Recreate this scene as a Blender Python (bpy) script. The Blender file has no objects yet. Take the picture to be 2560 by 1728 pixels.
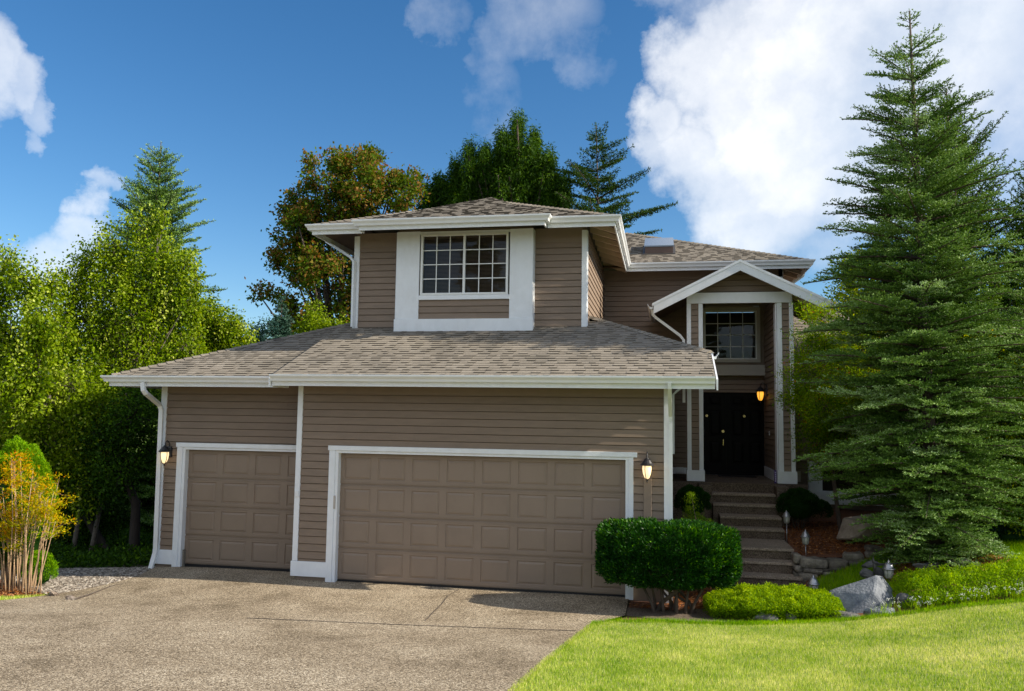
import bpy, bmesh, math, random
import numpy as np
from mathutils import Vector, Matrix, noise
from mathutils.geometry import delaunay_2d_cdt
S = bpy.context.scene
COL = S.collection
random.seed(7)
rng = np.random.default_rng(7)

# ---------------------------------------------------------------- camera
YAW, PITCH, ROLL = -0.18690, 0.087062, 0.0145307
CAM = np.array([5.469, -13.073, 2.871])
FPX = 2000.0
def cam_rows():
    cy, sy, cp, sp = math.cos(YAW), math.sin(YAW), math.cos(PITCH), math.sin(PITCH)
    f = np.array([sy*cp, cy*cp, sp]); r0 = np.array([cy, -sy, 0.0]); u0 = np.cross(r0, f)
    r = math.cos(ROLL)*r0+math.sin(ROLL)*u0; u = -math.sin(ROLL)*r0+math.cos(ROLL)*u0
    return r, u, f
CR, CU, CF = cam_rows()
cd = bpy.data.cameras.new('camera'); cam = bpy.data.objects.new('camera', cd); COL.objects.link(cam)
cd.sensor_width = 36; cd.lens = 36*FPX/2560; cd.clip_end = 3000; cd.clip_start = 0.1
cam.matrix_world = Matrix(((CR[0], CU[0], -CF[0], CAM[0]), (CR[1], CU[1], -CF[1], CAM[1]), (CR[2], CU[2], -CF[2], CAM[2]), (0, 0, 0, 1)))
S.camera = cam
def ray(x, y):     # x, y measured on a 2324 x 1569 view of the photograph
    d = CR*((x*1.10155-1280)/FPX)-CU*((y*1.10155-864)/FPX)+CF
    return d
def at(x, y, Y):   # the point of that sight line lying at depth Y in the world
    d = ray(x, y); t = (Y-CAM[1])/d[1]
    return CAM+t*d
def mpp(Y, x=1162):         # metres per view pixel at depth Y
    d = ray(x, 784); return (Y-CAM[1])/d[1]*1.10155/FPX

# ---------------------------------------------------------------- light
SUN_EL, SUN_AZ = math.radians(31), math.radians(-2.5)   # azimuth measured from +X, negative: a little in front of the house
w = bpy.data.worlds.new('World'); S.world = w; w.use_nodes = True
N = w.node_tree.nodes; L = w.node_tree.links; N.clear()
def nd(N, t, **k):
    n = N.new(t)
    for a, b in k.items(): setattr(n, a, b)
    return n
out = nd(N, 'ShaderNodeOutputWorld'); bg = nd(N, 'ShaderNodeBackground'); bg.inputs[1].default_value = 0.105
sky = nd(N, 'ShaderNodeTexSky', sky_type='NISHITA', sun_disc=False, sun_elevation=SUN_EL, sun_rotation=math.pi/2-SUN_AZ, air_density=1.0, dust_density=0.4, ozone_density=3.0, altitude=200)
tc = nd(N, 'ShaderNodeTexCoord')
def vm(op, a, b=None, s=None):
    n = nd(N, 'ShaderNodeVectorMath', operation=op)
    L.new(a, n.inputs[0])
    if b is not None:
        if isinstance(b, (tuple, list)) or hasattr(b, 'shape'): n.inputs[1].default_value = tuple(b)
        else: L.new(b, n.inputs[1])
    if s is not None: n.inputs['Scale'].default_value = s
    return n
def ma(op, a, b, c=None, clamp=False):
    n = nd(N, 'ShaderNodeMath', operation=op, use_clamp=clamp)
    for i, v in enumerate((a, b, c)):
        if v is None: continue
        if isinstance(v, (int, float)): n.inputs[i].default_value = v
        else: L.new(v, n.inputs[i])
    return n.outputs[0]
gen = tc.outputs['Generated']
n1 = nd(N, 'ShaderNodeTexNoise'); n1.inputs['Scale'].default_value = 3.2; n1.inputs['Detail'].default_value = 9; n1.inputs['Roughness'].default_value = .62
L.new(gen, n1.inputs['Vector'])
n2 = nd(N, 'ShaderNodeTexNoise'); n2.inputs['Scale'].default_value = 9; n2.inputs['Detail'].default_value = 8; n2.inputs['Roughness'].default_value = .6
L.new(gen, n2.inputs['Vector'])
off = vm('SUBTRACT', n1.outputs['Color'], (.5, .5, .5)); off = vm('SCALE', off.outputs[0], s=.17)
off2 = vm('SUBTRACT', n2.outputs['Color'], (.5, .5, .5)); off2 = vm('SCALE', off2.outputs[0], s=.09)
dirn = vm('ADD', gen, off.outputs[0]); dirn = vm('ADD', dirn.outputs[0], off2.outputs[0])
CLOUDS = [  # view x, view y, radius, density
    (2060, 40, .19, 1.0), (1900, 200, .155, 1.0), (1790, 350, .12, 1.0), (1660, 430, .08, .95), (1740, 480, .09, .9), (2250, -60, .18, .9), (1930, 380, .12, .9), (1820, 60, .12, .95), (2300, 110, .12, .66), (2060, 270, .15, .82), (1850, 520, .09, .66), (1520, 260, .05, .92), (1610, 150, .075, .93), (1580, 370, .075, .93), (1500, 330, .045, .85), (1690, 60, .08, .9), (1700, 210, .09, .95),
    (2500, -350, .4, .9), (2000, -350, .28, .95),
    (5, 90, .035, .85), (50, 140, .035, .80), (95, 200, .03, .68), (80, 255, .025, .66), (-60, 100, .06, .9),
    (215, 430, .035, .84), (180, 500, .045, .86), (130, 570, .065, .85), (20, 540, .06, .66), (50, 610, .07, .72), (150, 640, .07, .75), (250, 400, .03, .72),
    (1190, 90, .10, .53), (1270, 30, .09, .53), (1000, 60, .06, .55), (1100, 250, .08, .51), (1330, 160, .07, .51), (1120, 160, .06, .52),
    (2250, 330, .09, .60)]
BEHIND = [((0, -1, .75), .62), ((-.9, -.8, .6), .5), ((.9, -1, .6), .5), ((-.2, -.3, 1), .45), ((-1, -.1, .9), .35), ((-1, -1.2, .2), .35), ((.3, -1, .25), .3)]  # unseen clouds added behind the camera to fill the shaded front with white light
acc = None
for (c, r, k) in [(ray(x, y), r, k) for (x, y, r, k) in CLOUDS]+[(np.array(d_, float), r_, .95) for d_, r_ in BEHIND]:
    c = c/np.linalg.norm(c)
    d = vm('DISTANCE', dirn.outputs[0], c)
    mr = nd(N, 'ShaderNodeMapRange', interpolation_type='SMOOTHSTEP'); L.new(d.outputs['Value'], mr.inputs[0])
    mr.inputs[1].default_value = r*1.45; mr.inputs[2].default_value = r*.40; mr.inputs[3].default_value = 0; mr.inputs[4].default_value = k
    acc = mr.outputs[0] if acc is None else ma('MAXIMUM', acc, mr.outputs[0])
nz_ = ma('MULTIPLY_ADD', n1.outputs['Fac'], .45, ma('MULTIPLY', n2.outputs['Fac'], .55))
mask = ma('DIVIDE', ma('SUBTRACT', ma('MULTIPLY_ADD', acc, 1.05, nz_), 1.00), .72, clamp=True)
mask = ma('SMOOTH_MIN', mask, 1.0, .1, clamp=True)
hs = nd(N, 'ShaderNodeHueSaturation'); hs.inputs['Saturation'].default_value = 1.27; hs.inputs['Value'].default_value = .90; hs.inputs['Hue'].default_value = .500
L.new(sky.outputs[0], hs.inputs['Color'])
mx = nd(N, 'ShaderNodeMix', data_type='RGBA'); L.new(mask, mx.inputs['Factor']); L.new(hs.outputs[0], mx.inputs['A'])
cr_ = nd(N, 'ShaderNodeValToRGB'); L.new(n1.outputs['Fac'], cr_.inputs[0]); cr_.color_ramp.elements[0].position = .34; cr_.color_ramp.elements[0].color = (.74, .80, .88, 1); cr_.color_ramp.elements[1].position = .58; cr_.color_ramp.elements[1].color = (1, 1, 1, 1)
cs_ = vm('SCALE', cr_.outputs[0], s=7.2); L.new(cs_.outputs[0], mx.inputs['B'])
L.new(mx.outputs['Result'], bg.inputs[0]); L.new(bg.outputs[0], out.inputs[0])
sd = bpy.data.lights.new('sun', 'SUN'); sd.energy = 5.0; sd.angle = math.radians(.5); sd.color = (1, .90, .74)
sun = bpy.data.objects.new('sun', sd); COL.objects.link(sun)
sv = Vector((math.cos(SUN_EL)*math.cos(SUN_AZ), math.cos(SUN_EL)*math.sin(SUN_AZ), math.sin(SUN_EL)))
sun.rotation_euler = sv.to_track_quat('Z', 'Y').to_euler(); sun.location = (30, 0, 30)
S.view_settings.view_transform = 'Standard'; S.view_settings.look = 'None'; S.view_settings.exposure = 0.66; S.view_settings.gamma = 1
S.cycles.max_bounces = 6; S.cycles.transparent_max_bounces = 8; S.cycles.caustics_reflective = False; S.cycles.caustics_refractive = False

# ---------------------------------------------------------------- objects and tags
ORG = {}
def props(o, label=None, cat=None, group=None, kind=None):
    if label: o['label'] = label
    if cat: o['category'] = cat
    if group: o['group'] = group
    if kind: o['kind'] = kind
    return o
def thing(name, loc, label, cat, group=None, rz=0):
    o = bpy.data.objects.new(name, None); COL.objects.link(o); o.location = loc; o.rotation_euler = (0, 0, rz); o.empty_display_size = .2
    ORG[o.name] = np.array(loc, float)
    return props(o, label, cat, group)
def copy_thing(root, loc, label=None, rz=None, scale=None, group=None):
    c = root.copy(); COL.objects.link(c); c.location = loc
    if rz is not None: c.rotation_euler = (0, 0, rz)
    if scale: c.scale = (scale,)*3
    if label: c['label'] = label
    if group: c['group'] = group
    for ch in list(root.children):
        d = ch.copy(); COL.objects.link(d); d.parent = c
        for g in list(ch.children):
            e = g.copy(); COL.objects.link(e); e.parent = d
    return c
def link_mesh(name, me, m, parent=None, smooth=False):
    if m is not None: me.materials.append(m)
    o = bpy.data.objects.new(name, me); COL.objects.link(o)
    if parent is not None:
        o.parent = parent
        ORG[o.name] = ORG[parent.name]
    if smooth: me.polygons.foreach_set('use_smooth', [True]*len(me.polygons))
    return o

class MB:
    def __init__(s): s.v = []; s.f = []; s.r = []; s.rn = .5
    def add(s, vs, fs, rn=None):
        b = len(s.v); s.v.extend([tuple(map(float, p)) for p in vs]); rr = s.rn if rn is None else rn
        for f in fs: s.f.append(tuple(b+i for i in f)); s.r.append(rr)
    def quad(s, a, b, c, d, rn=None): s.add([a, b, c, d], [(0, 1, 2, 3)], rn)
    def box(s, x0, x1, y0, y1, z0, z1, bev=0, rn=None):
        if bev <= 0:
            vs = [(x, y, z) for z in (z0, z1) for y in (y0, y1) for x in (x0, x1)]
            s.add(vs, [(0, 2, 3, 1), (4, 5, 7, 6), (0, 1, 5, 4), (2, 6, 7, 3), (0, 4, 6, 2), (1, 3, 7, 5)], rn); return
        bm = bmesh.new(); bmesh.ops.create_cube(bm, size=1)
        for v in bm.verts: v.co = Vector(((x0+x1)/2+v.co.x*(x1-x0), (y0+y1)/2+v.co.y*(y1-y0), (z0+z1)/2+v.co.z*(z1-z0)))
        bmesh.ops.bevel(bm, geom=bm.edges[:], offset=bev, segments=2, affect='EDGES', profile=.5)
        s.bm(bm, rn)
    def bm(s, bm, rn=None):
        bm.verts.index_update(); s.add([v.co[:] for v in bm.verts], [[v.index for v in f.verts] for f in bm.faces], rn); bm.free()
    def tube(s, pts, rad, n=6, cap=True, rn=None, rot=0.0, flat=1.0):
        pts = [np.array(p, float) for p in pts]; rad = [rad]*len(pts) if isinstance(rad, (int, float)) else rad
        rings = []; up = np.array([0, 0, 1.0]); prev = None
        for i, p in enumerate(pts):
            d = pts[min(i+1, len(pts)-1)]-pts[max(i-1, 0)]; d = d/(np.linalg.norm(d)+1e-9)
            if prev is None:
                a = np.cross(d, up) if abs(d[2]) < .95 else np.cross(d, [0, 1.0, 0])
            else: a = prev-d*np.dot(prev, d)
            a = a/(np.linalg.norm(a)+1e-9); prev = a; b = np.cross(d, a)
            rings.append([p+rad[i]*(math.cos(rot+t*2*math.pi/n)*a+flat*math.sin(rot+t*2*math.pi/n)*b) for t in range(n)])
        vs = [q for r in rings for q in r]; fs = []
        for i in range(len(pts)-1):
            for t in range(n): fs.append((i*n+t, i*n+(t+1) % n, (i+1)*n+(t+1) % n, (i+1)*n+t))
        if cap: fs.append(tuple(reversed(range(n)))); fs.append(tuple((len(pts)-1)*n+t for t in range(n)))
        s.add(vs, fs, rn)
    def lathe(s, cx, cy, prof, n=16, rn=None, rot=0):
        vs = [(cx+r*math.cos(rot+2*math.pi*t/n), cy+r*math.sin(rot+2*math.pi*t/n), z) for (r, z) in prof for t in range(n)]
        fs = [(i*n+t, i*n+(t+1) % n, (i+1)*n+(t+1) % n, (i+1)*n+t) for i in range(len(prof)-1) for t in range(n)]
        fs.append(tuple(reversed(range(n)))); fs.append(tuple((len(prof)-1)*n+t for t in range(n)))
        s.add(vs, fs, rn)
    def prism(s, poly, axis_vec, rn=None):   # planar polygon extruded by a vector
        n = len(poly); a = [np.array(p, float) for p in poly]; b = [p+np.array(axis_vec, float) for p in a]
        s.add(a+b, [tuple(reversed(range(n))), tuple(range(n, 2*n))]+[(i, (i+1) % n, n+(i+1) % n, n+i) for i in range(n)], rn)
    def build(s, name, m, parent=None, smooth=False):
        me = bpy.data.meshes.new(name); V = np.array(s.v)
        if parent is not None: V = V-ORG[parent.name]
        me.from_pydata(V.tolist(), [], s.f); me.update()
        bm = bmesh.new(); bm.from_mesh(me)
        la = bm.faces.layers.float.new('rnd')
        for f, r in zip(bm.faces, s.r): f[la] = r
        bmesh.ops.recalc_face_normals(bm, faces=bm.faces[:]); bm.to_mesh(me); bm.free()
        return link_mesh(name, me, m, parent, smooth)

def quadmesh(name, V, rnd, m, parent=None, nper=4):   # V (n, nper, 3) fast foliage mesh
    V = np.asarray(V, dtype=np.float32); n = V.shape[0]
    if parent is not None: V = V-ORG[parent.name].astype(np.float32)
    me = bpy.data.meshes.new(name); me.vertices.add(n*nper); me.loops.add(n*nper); me.polygons.add(n)
    me.vertices.foreach_set('co', V.reshape(-1)); me.loops.foreach_set('vertex_index', np.arange(n*nper, dtype=np.int32))
    me.polygons.foreach_set('loop_start', np.arange(0, n*nper, nper, dtype=np.int32))
    me.update(calc_edges=True)
    at_ = me.attributes.new('rnd', 'FLOAT', 'FACE'); at_.data.foreach_set('value', np.asarray(rnd, dtype=np.float32))
    return link_mesh(name, me, m, parent)
def norm(a): return a/(np.linalg.norm(a, axis=-1, keepdims=True)+1e-9)
def leaves(P, D, Ln, W, flat=None):
    """diamond leaves: P base, D direction, Ln length, W width; flat = preferred normal (n,3) or None"""
    P = np.asarray(P, float); D = norm(np.asarray(D, float)); n = len(P)
    r = rng.normal(size=(n, 3)) if flat is None else flat+rng.normal(size=(n, 3))*.35
    Sd = norm(np.cross(D, r)); Ln = np.broadcast_to(Ln, (n,))[:, None]; W = np.broadcast_to(W, (n,))[:, None]
    m = P+D*Ln*.45
    return np.stack([P, m+Sd*W*.5, P+D*Ln, m-Sd*W*.5], axis=1)

# ---------------------------------------------------------------- materials
MATS = {}
def newmat(name):
    m = bpy.data.materials.new(name); m.use_nodes = True; MATS[name] = m
    t = m.node_tree; b = t.nodes['Principled BSDF']; return m, t.nodes, t.links, b
def ramp(Nn, cols):
    r = Nn.new('ShaderNodeValToRGB'); e = r.color_ramp.elements
    while len(e) < len(cols): e.new(.5)
    for el, (p, c) in zip(e, cols): el.position = p; el.color = (*c, 1)
    return r
def paint(name, col, rough=.5, var=.06, scale=6, bump=.0, bscale=60, rndvar=0., dirt=None, dirtamt=.0, metal=0, stretch=None):
    m, Nn, Lk, b = newmat(name)
    tc = Nn.new('ShaderNodeTexCoord'); mp = Nn.new('ShaderNodeMapping'); Lk.new(tc.outputs['Object'], mp.inputs[0])
    if stretch: mp.inputs['Scale'].default_value = stretch
    nz = Nn.new('ShaderNodeTexNoise'); nz.inputs['Scale'].default_value = scale; nz.inputs['Detail'].default_value = 6; nz.inputs['Roughness'].default_value = .6; Lk.new(mp.outputs[0], nz.inputs['Vector'])
    c = np.array(col)
    r = ramp(Nn, [(.25, c*(1-var)), (.75, np.minimum(c*(1+var), 1))]); Lk.new(nz.outputs['Fac'], r.inputs[0])
    last = r.outputs[0]
    if rndvar:
        a = Nn.new('ShaderNodeAttribute'); a.attribute_name = 'rnd'
        mr = Nn.new('ShaderNodeMapRange'); Lk.new(a.outputs['Fac'], mr.inputs[0]); mr.inputs[3].default_value = 1-rndvar; mr.inputs[4].default_value = 1+rndvar
        h = Nn.new('ShaderNodeVectorMath'); h.operation = 'SCALE'; Lk.new(last, h.inputs[0]); Lk.new(mr.outputs[0], h.inputs['Scale']); last = h.outputs[0]
    if dirt is not None:
        n3 = Nn.new('ShaderNodeTexNoise'); n3.inputs['Scale'].default_value = 2.3; n3.inputs['Detail'].default_value = 8; n3.inputs['Roughness'].default_value = .75; Lk.new(tc.outputs['Object'], n3.inputs['Vector'])
        r2 = ramp(Nn, [(.48, (0, 0, 0)), (.7, (dirtamt,)*3)]); Lk.new(n3.outputs['Fac'], r2.inputs[0])
        x = Nn.new('ShaderNodeMix'); x.data_type = 'RGBA'; Lk.new(r2.outputs[0], x.inputs['Factor']); Lk.new(last, x.inputs['A']); x.inputs['B'].default_value = (*dirt, 1); last = x.outputs['Result']
    Lk.new(last, b.inputs['Base Color']); b.inputs['Roughness'].default_value = rough; b.inputs['Metallic'].default_value = metal
    if bump:
        n4 = Nn.new('ShaderNodeTexNoise'); n4.inputs['Scale'].default_value = bscale; n4.inputs['Detail'].default_value = 5; Lk.new(mp.outputs[0], n4.inputs['Vector'])
        bp = Nn.new('ShaderNodeBump'); bp.inputs['Strength'].default_value = 1; bp.inputs['Distance'].default_value = bump; Lk.new(n4.outputs['Fac'], bp.inputs['Height']); Lk.new(bp.outputs[0], b.inputs['Normal'])
    return m
def leafmat(name, cols, trans=.35, rough=.6, spec=.12):
    """cols: ramp over the random value of each leaf"""
    m, Nn, Lk, b = newmat(name)
    a = Nn.new('ShaderNodeAttribute'); a.attribute_name = 'rnd'
    r0 = ramp(Nn, cols); Lk.new(a.outputs['Fac'], r0.inputs[0]); r = Nn.new('ShaderNodeHueSaturation'); r.inputs['Saturation'].default_value = 1.12; r.inputs['Value'].default_value = .96; Lk.new(r0.outputs[0], r.inputs['Color'])
    b.inputs['Roughness'].default_value = rough; b.inputs['Specular IOR Level'].default_value = spec
    Lk.new(r.outputs[0], b.inputs['Base Color'])
    tr = Nn.new('ShaderNodeBsdfTranslucent'); hs = Nn.new('ShaderNodeHueSaturation'); hs.inputs['Hue'].default_value = .485; hs.inputs['Saturation'].default_value = 1.1; hs.inputs['Value'].default_value = 1.5
    Lk.new(r.outputs[0], hs.inputs['Color']); Lk.new(hs.outputs[0], tr.inputs[0])
    mx = Nn.new('ShaderNodeMixShader'); mx.inputs[0].default_value = trans; Lk.new(b.outputs[0], mx.inputs[1]); Lk.new(tr.outputs[0], mx.inputs[2])
    Lk.new(mx.outputs[0], Nn['Material Output'].inputs[0]); return m
def speckle(name, cols, scale, rough=.9, bump=.004, big=None, scale2=None, stretch=None):
    """aggregate: small stones of different colours"""
    m, Nn, Lk, b = newmat(name)
    tc = Nn.new('ShaderNodeTexCoord'); mp = Nn.new('ShaderNodeMapping'); Lk.new(tc.outputs['Object'], mp.inputs[0])
    if stretch: mp.inputs['Scale'].default_value = stretch
    v = Nn.new('ShaderNodeTexVoronoi'); v.inputs['Scale'].default_value = scale; Lk.new(mp.outputs[0], v.inputs['Vector'])
    sp = Nn.new('ShaderNodeSeparateColor'); Lk.new(v.outputs['Color'], sp.inputs[0])
    r = ramp(Nn, cols); Lk.new(sp.outputs[0], r.inputs[0]); last = r.outputs[0]
    mu = Nn.new('ShaderNodeMix'); mu.data_type = 'RGBA'; mu.blend_type = 'MULTIPLY'; mu.inputs['Factor'].default_value = 1
    nz = Nn.new('ShaderNodeTexNoise'); nz.inputs['Scale'].default_value = .9; nz.inputs['Detail'].default_value = 7; nz.inputs['Roughness'].default_value = .65; Lk.new(tc.outputs['Object'], nz.inputs['Vector'])
    r2 = ramp(Nn, big or [(.3, (.72, .70, .66)), (.62, (1, 1, 1))]); Lk.new(nz.outputs['Fac'], r2.inputs[0])
    Lk.new(last, mu.inputs['A']); Lk.new(r2.outputs[0], mu.inputs['B']); last = mu.outputs['Result']
    Lk.new(last, b.inputs['Base Color']); b.inputs['Roughness'].default_value = rough; b.inputs['Specular IOR Level'].default_value = .25
    bp = Nn.new('ShaderNodeBump'); bp.inputs['Distance'].default_value = bump; bp.inputs['Strength'].default_value = .8; bp.invert = True
    Lk.new(v.outputs['Distance'], bp.inputs['Height']); Lk.new(bp.outputs[0], b.inputs['Normal']); return m

M_SID = paint('siding_paint', (.225, .165, .120), .62, .12, 3, .0012, 120, .05, stretch=(1, 1, 5))
M_SIDP = paint('panel_paint', (.222, .166, .124), .62, .05, 9, .0008, 150)
M_DOOR = paint('garage_door_paint', (.250, .190, .144), .5, .06, 2, .0006, 260, dirt=(.17, .13, .10), dirtamt=.25)
M_TRIM = paint('white_trim_paint', (.80, .83, .87), .5, .05, 7, .0016, 45, dirt=(.55, .53, .50), dirtamt=.18, stretch=(1, 1, .5))
M_GUT = paint('white_gutter_metal', (.78, .80, .82), .32, .03, 5, 0, 1, dirt=(.45, .42, .38), dirtamt=.15)
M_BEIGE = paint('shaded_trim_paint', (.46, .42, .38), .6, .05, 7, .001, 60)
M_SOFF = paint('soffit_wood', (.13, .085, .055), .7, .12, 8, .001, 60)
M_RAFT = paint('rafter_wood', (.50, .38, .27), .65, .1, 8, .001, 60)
M_CONC = speckle('foundation_concrete', [(.0, (.16, .14, .12)), (.5, (.26, .24, .2)), (1, (.34, .31, .27))], 90, bump=.002)
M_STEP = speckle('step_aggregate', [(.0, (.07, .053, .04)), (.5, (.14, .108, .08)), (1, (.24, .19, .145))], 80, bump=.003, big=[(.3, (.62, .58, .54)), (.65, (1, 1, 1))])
M_TREAD = speckle('lit_tread_aggregate', [(.0, (.17, .13, .10)), (.5, (.31, .25, .19)), (1, (.46, .38, .30))], 80, bump=.003)  # treads lighter than risers: the light they catch is put into the colour
M_DRIVE = speckle('driveway_aggregate', [(.0, (.065, .050, .034)), (.3, (.215, .172, .120)), (.6, (.37, .305, .22)), (.85, (.55, .465, .35)), (1, (.82, .72, .57))], 95, bump=.006, big=[(.30, (.46, .43, .38)), (.46, (.78, .75, .70)), (.62, (1.0, .99, .96))])
M_GRAV = speckle('gravel', [(.0, (.12, .10, .085)), (.5, (.28, .25, .22)), (1, (.45, .42, .38))], 40, bump=.02)
M_GLASSP = None
def glass(name, tint=(.9, .93, .95), fr=1.5):
    m, Nn, Lk, b = newmat(name); Nn.remove(b)
    t = Nn.new('ShaderNodeBsdfTransparent'); t.inputs[0].default_value = (*tint, 1); g = Nn.new('ShaderNodeBsdfGlossy'); g.inputs['Roughness'].default_value = .02
    nz = Nn.new('ShaderNodeTexNoise'); nz.inputs['Scale'].default_value = 1.3; bp = Nn.new('ShaderNodeBump'); bp.inputs['Distance'].default_value = .01; Lk.new(nz.outputs['Fac'], bp.inputs['Height']); Lk.new(bp.outputs[0], g.inputs['Normal'])
    f = Nn.new('ShaderNodeFresnel'); f.inputs[0].default_value = fr; mx = Nn.new('ShaderNodeMixShader')
    Lk.new(f.outputs[0], mx.inputs[0]); Lk.new(t.outputs[0], mx.inputs[1]); Lk.new(g.outputs[0], mx.inputs[2]); Lk.new(mx.outputs[0], Nn['Material Output'].inputs[0]); return m
M_GLASS = glass('window_glass', (.7, .7, .68), 1.45)
M_INT = paint('dark_interior', (.05, .034, .022), .9, .2)
M_BLIND = paint('blind_slats', (.25, .19, .135), .6, .05)
M_MUNT = paint('window_vinyl', (.8, .81, .8), .4, .03)
M_BLACK = paint('black_door_paint', (.002, .002, .0023), .5, .1, 5)
M_BLACK.node_tree.nodes['Principled BSDF'].inputs['Specular IOR Level'].default_value = .12
M_IRON = paint('lantern_iron', (.018, .017, .02), .45, .2, 20, .002, 60)
M_BRASS = paint('brass', (.55, .42, .22), .25, .1, 5, metal=1)
M_RUB = paint('rubber_seal', (.012, .012, .013), .8, .1)
M_PURP = paint('purple_carton', (.06, .03, .16), .5, .2, 20)
M_SOIL = paint('soil', (.06, .045, .028), .95, .4, 3, .02, 12)
M_MULCH = paint('bark_mulch', (.17, .068, .032), .95, .55, 38, .02, 45)
M_WOOD = paint('bark', (.085, .062, .048), .9, .35, 14, .01, 30, stretch=(1, 1, .25))
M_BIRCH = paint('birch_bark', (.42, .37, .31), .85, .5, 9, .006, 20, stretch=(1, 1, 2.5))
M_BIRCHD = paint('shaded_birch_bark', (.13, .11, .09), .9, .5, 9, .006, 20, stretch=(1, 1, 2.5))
M_CANE = paint('cane_bark', (.36, .24, .14), .8, .25, 14)
def shinglemat():
    m, Nn, Lk, b = newmat('asphalt_shingles')
    a = Nn.new('ShaderNodeAttribute'); a.attribute_name = 'rnd'
    r = ramp(Nn, [(0, (.13, .112, .092)), (.15, (.30, .262, .212)), (.6, (.365, .322, .265)), (1, (.44, .395, .33))]); Lk.new(a.outputs['Fac'], r.inputs[0])
    tc = Nn.new('ShaderNodeTexCoord')
    nz = Nn.new('ShaderNodeTexNoise'); nz.inputs['Scale'].default_value = 150; nz.inputs['Detail'].default_value = 2; Lk.new(tc.outputs['Object'], nz.inputs['Vector'])
    r2 = ramp(Nn, [(.3, (.55, .55, .55)), (.7, (1.0, 1.0, 1.0))]); Lk.new(nz.outputs['Fac'], r2.inputs[0])
    n3 = Nn.new('ShaderNodeTexNoise'); n3.inputs['Scale'].default_value = 1.1; n3.inputs['Detail'].default_value = 6; n3.inputs['Roughness'].default_value = .7; Lk.new(tc.outputs['Object'], n3.inputs['Vector'])
    r3 = ramp(Nn, [(.32, (.68, .69, .70)), (.56, (1, 1, 1))]); Lk.new(n3.outputs['Fac'], r3.inputs[0])
    x1 = Nn.new('ShaderNodeMix'); x1.data_type = 'RGBA'; x1.blend_type = 'MULTIPLY'; x1.inputs['Factor'].default_value = 1; Lk.new(r.outputs[0], x1.inputs['A']); Lk.new(r2.outputs[0], x1.inputs['B'])
    x2 = Nn.new('ShaderNodeMix'); x2.data_type = 'RGBA'; x2.blend_type = 'MULTIPLY'; x2.inputs['Factor'].default_value = 1; Lk.new(x1.outputs['Result'], x2.inputs['A']); Lk.new(r3.outputs[0], x2.inputs['B'])
    Lk.new(x2.outputs['Result'], b.inputs['Base Color']); b.inputs['Roughness'].default_value = .95; b.inputs['Specular IOR Level'].default_value = .15
    bp = Nn.new('ShaderNodeBump'); bp.inputs['Distance'].default_value = .004; Lk.new(nz.outputs['Fac'], bp.inputs['Height']); Lk.new(bp.outputs[0], b.inputs['Normal']); return m
M_SHIN = shinglemat()
def glow(name, col, st):
    m, Nn, Lk, b = newmat(name); b.inputs['Base Color'].default_value = (.8, .6, .35, 1); b.inputs['Roughness'].default_value = .3
    tc = Nn.new('ShaderNodeTexCoord'); g = Nn.new('ShaderNodeTexNoise'); g.inputs['Scale'].default_value = 9; Lk.new(tc.outputs['Object'], g.inputs['Vector'])
    r = ramp(Nn, [(.3, np.array(col)*.75), (.7, col)]); Lk.new(g.outputs['Fac'], r.inputs[0]); Lk.new(r.outputs[0], b.inputs['Emission Color']); b.inputs['Emission Strength'].default_value = st; return m
M_GLOW = glow('lit_lantern_glass', (1, .72, .38), .95)
M_GLOW2 = glow('amber_lantern_glass', (1, .42, .03), .95)

# ---------------------------------------------------------------- 2-D clipping helpers
def clip_half(poly, a, b, c):     # keep a*u + b*v <= c
    o = []; n = len(poly)
    for i in range(n):
        p, q = poly[i], poly[(i+1) % n]; dp = a*p[0]+b*p[1]-c; dq = a*q[0]+b*q[1]-c
        if dp <= 0: o.append(p)
        if (dp < 0 < dq) or (dq < 0 < dp):
            t = dp/(dp-dq); o.append((p[0]+(q[0]-p[0])*t, p[1]+(q[1]-p[1])*t))
    return o
def clip_rect(poly, u0, u1, v0, v1):
    for h in ((-1, 0, -u0), (1, 0, u1), (0, -1, -v0), (0, 1, v1)):
        poly = clip_half(poly, *h)
        if len(poly) < 3: return []
    return poly
EXP = .1275   # boards 5 in to the weather
def siding(mb, O, U, Nn, poly, seed=0, z0=0.0, thick=.017):
    """lap boards on a convex wall polygon given as (u, z); O origin, U along the wall, Nn outward"""
    rr = random.Random(seed); O = np.array(O, float); U = np.array(U, float); Nn = np.array(Nn, float)
    us = [p[0] for p in poly]; zs = [p[1] for p in poly]
    k0 = int(math.floor((min(zs)-z0)/EXP)); k1 = int(math.ceil((max(zs)-z0)/EXP))
    for k in range(k0, k1):
        zb = z0+k*EXP; zt = zb+EXP; u = min(us)-rr.random()*3.6
        while u < max(us):
            ue = u+3.66; c = clip_rect(poly, u, ue-.0015, zb, zt)
            if len(c) >= 3:
                rn = rr.random(); f = lambda uu, zz, o: O+U*uu+np.array([0, 0, zz])+Nn*o
                lo_ = clip_rect(c, u-1, ue+1, zb, zt-.013); hi_ = clip_rect(c, u-1, ue+1, zt-.013, zt)
                if len(lo_) >= 3: mb.add([f(p[0], p[1], .004+thick*(1-(p[1]-zb)/EXP)) for p in lo_], [tuple(range(len(lo_)))], rn)
                if len(hi_) >= 3: mb.add([f(p[0], p[1], .0055-.03*(p[1]-zt+.013)/.013) for p in hi_], [tuple(range(len(hi_)))], rn)
                bt = [p[0] for p in c if abs(p[1]-zb) < 1e-6]
                if len(bt) >= 2: mb.quad(f(min(bt), zb, .004+thick), f(max(bt), zb, .004+thick), f(max(bt), zb+.004, -.026), f(min(bt), zb+.004, -.026), rn)
            u = ue
CRS = .128
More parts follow.
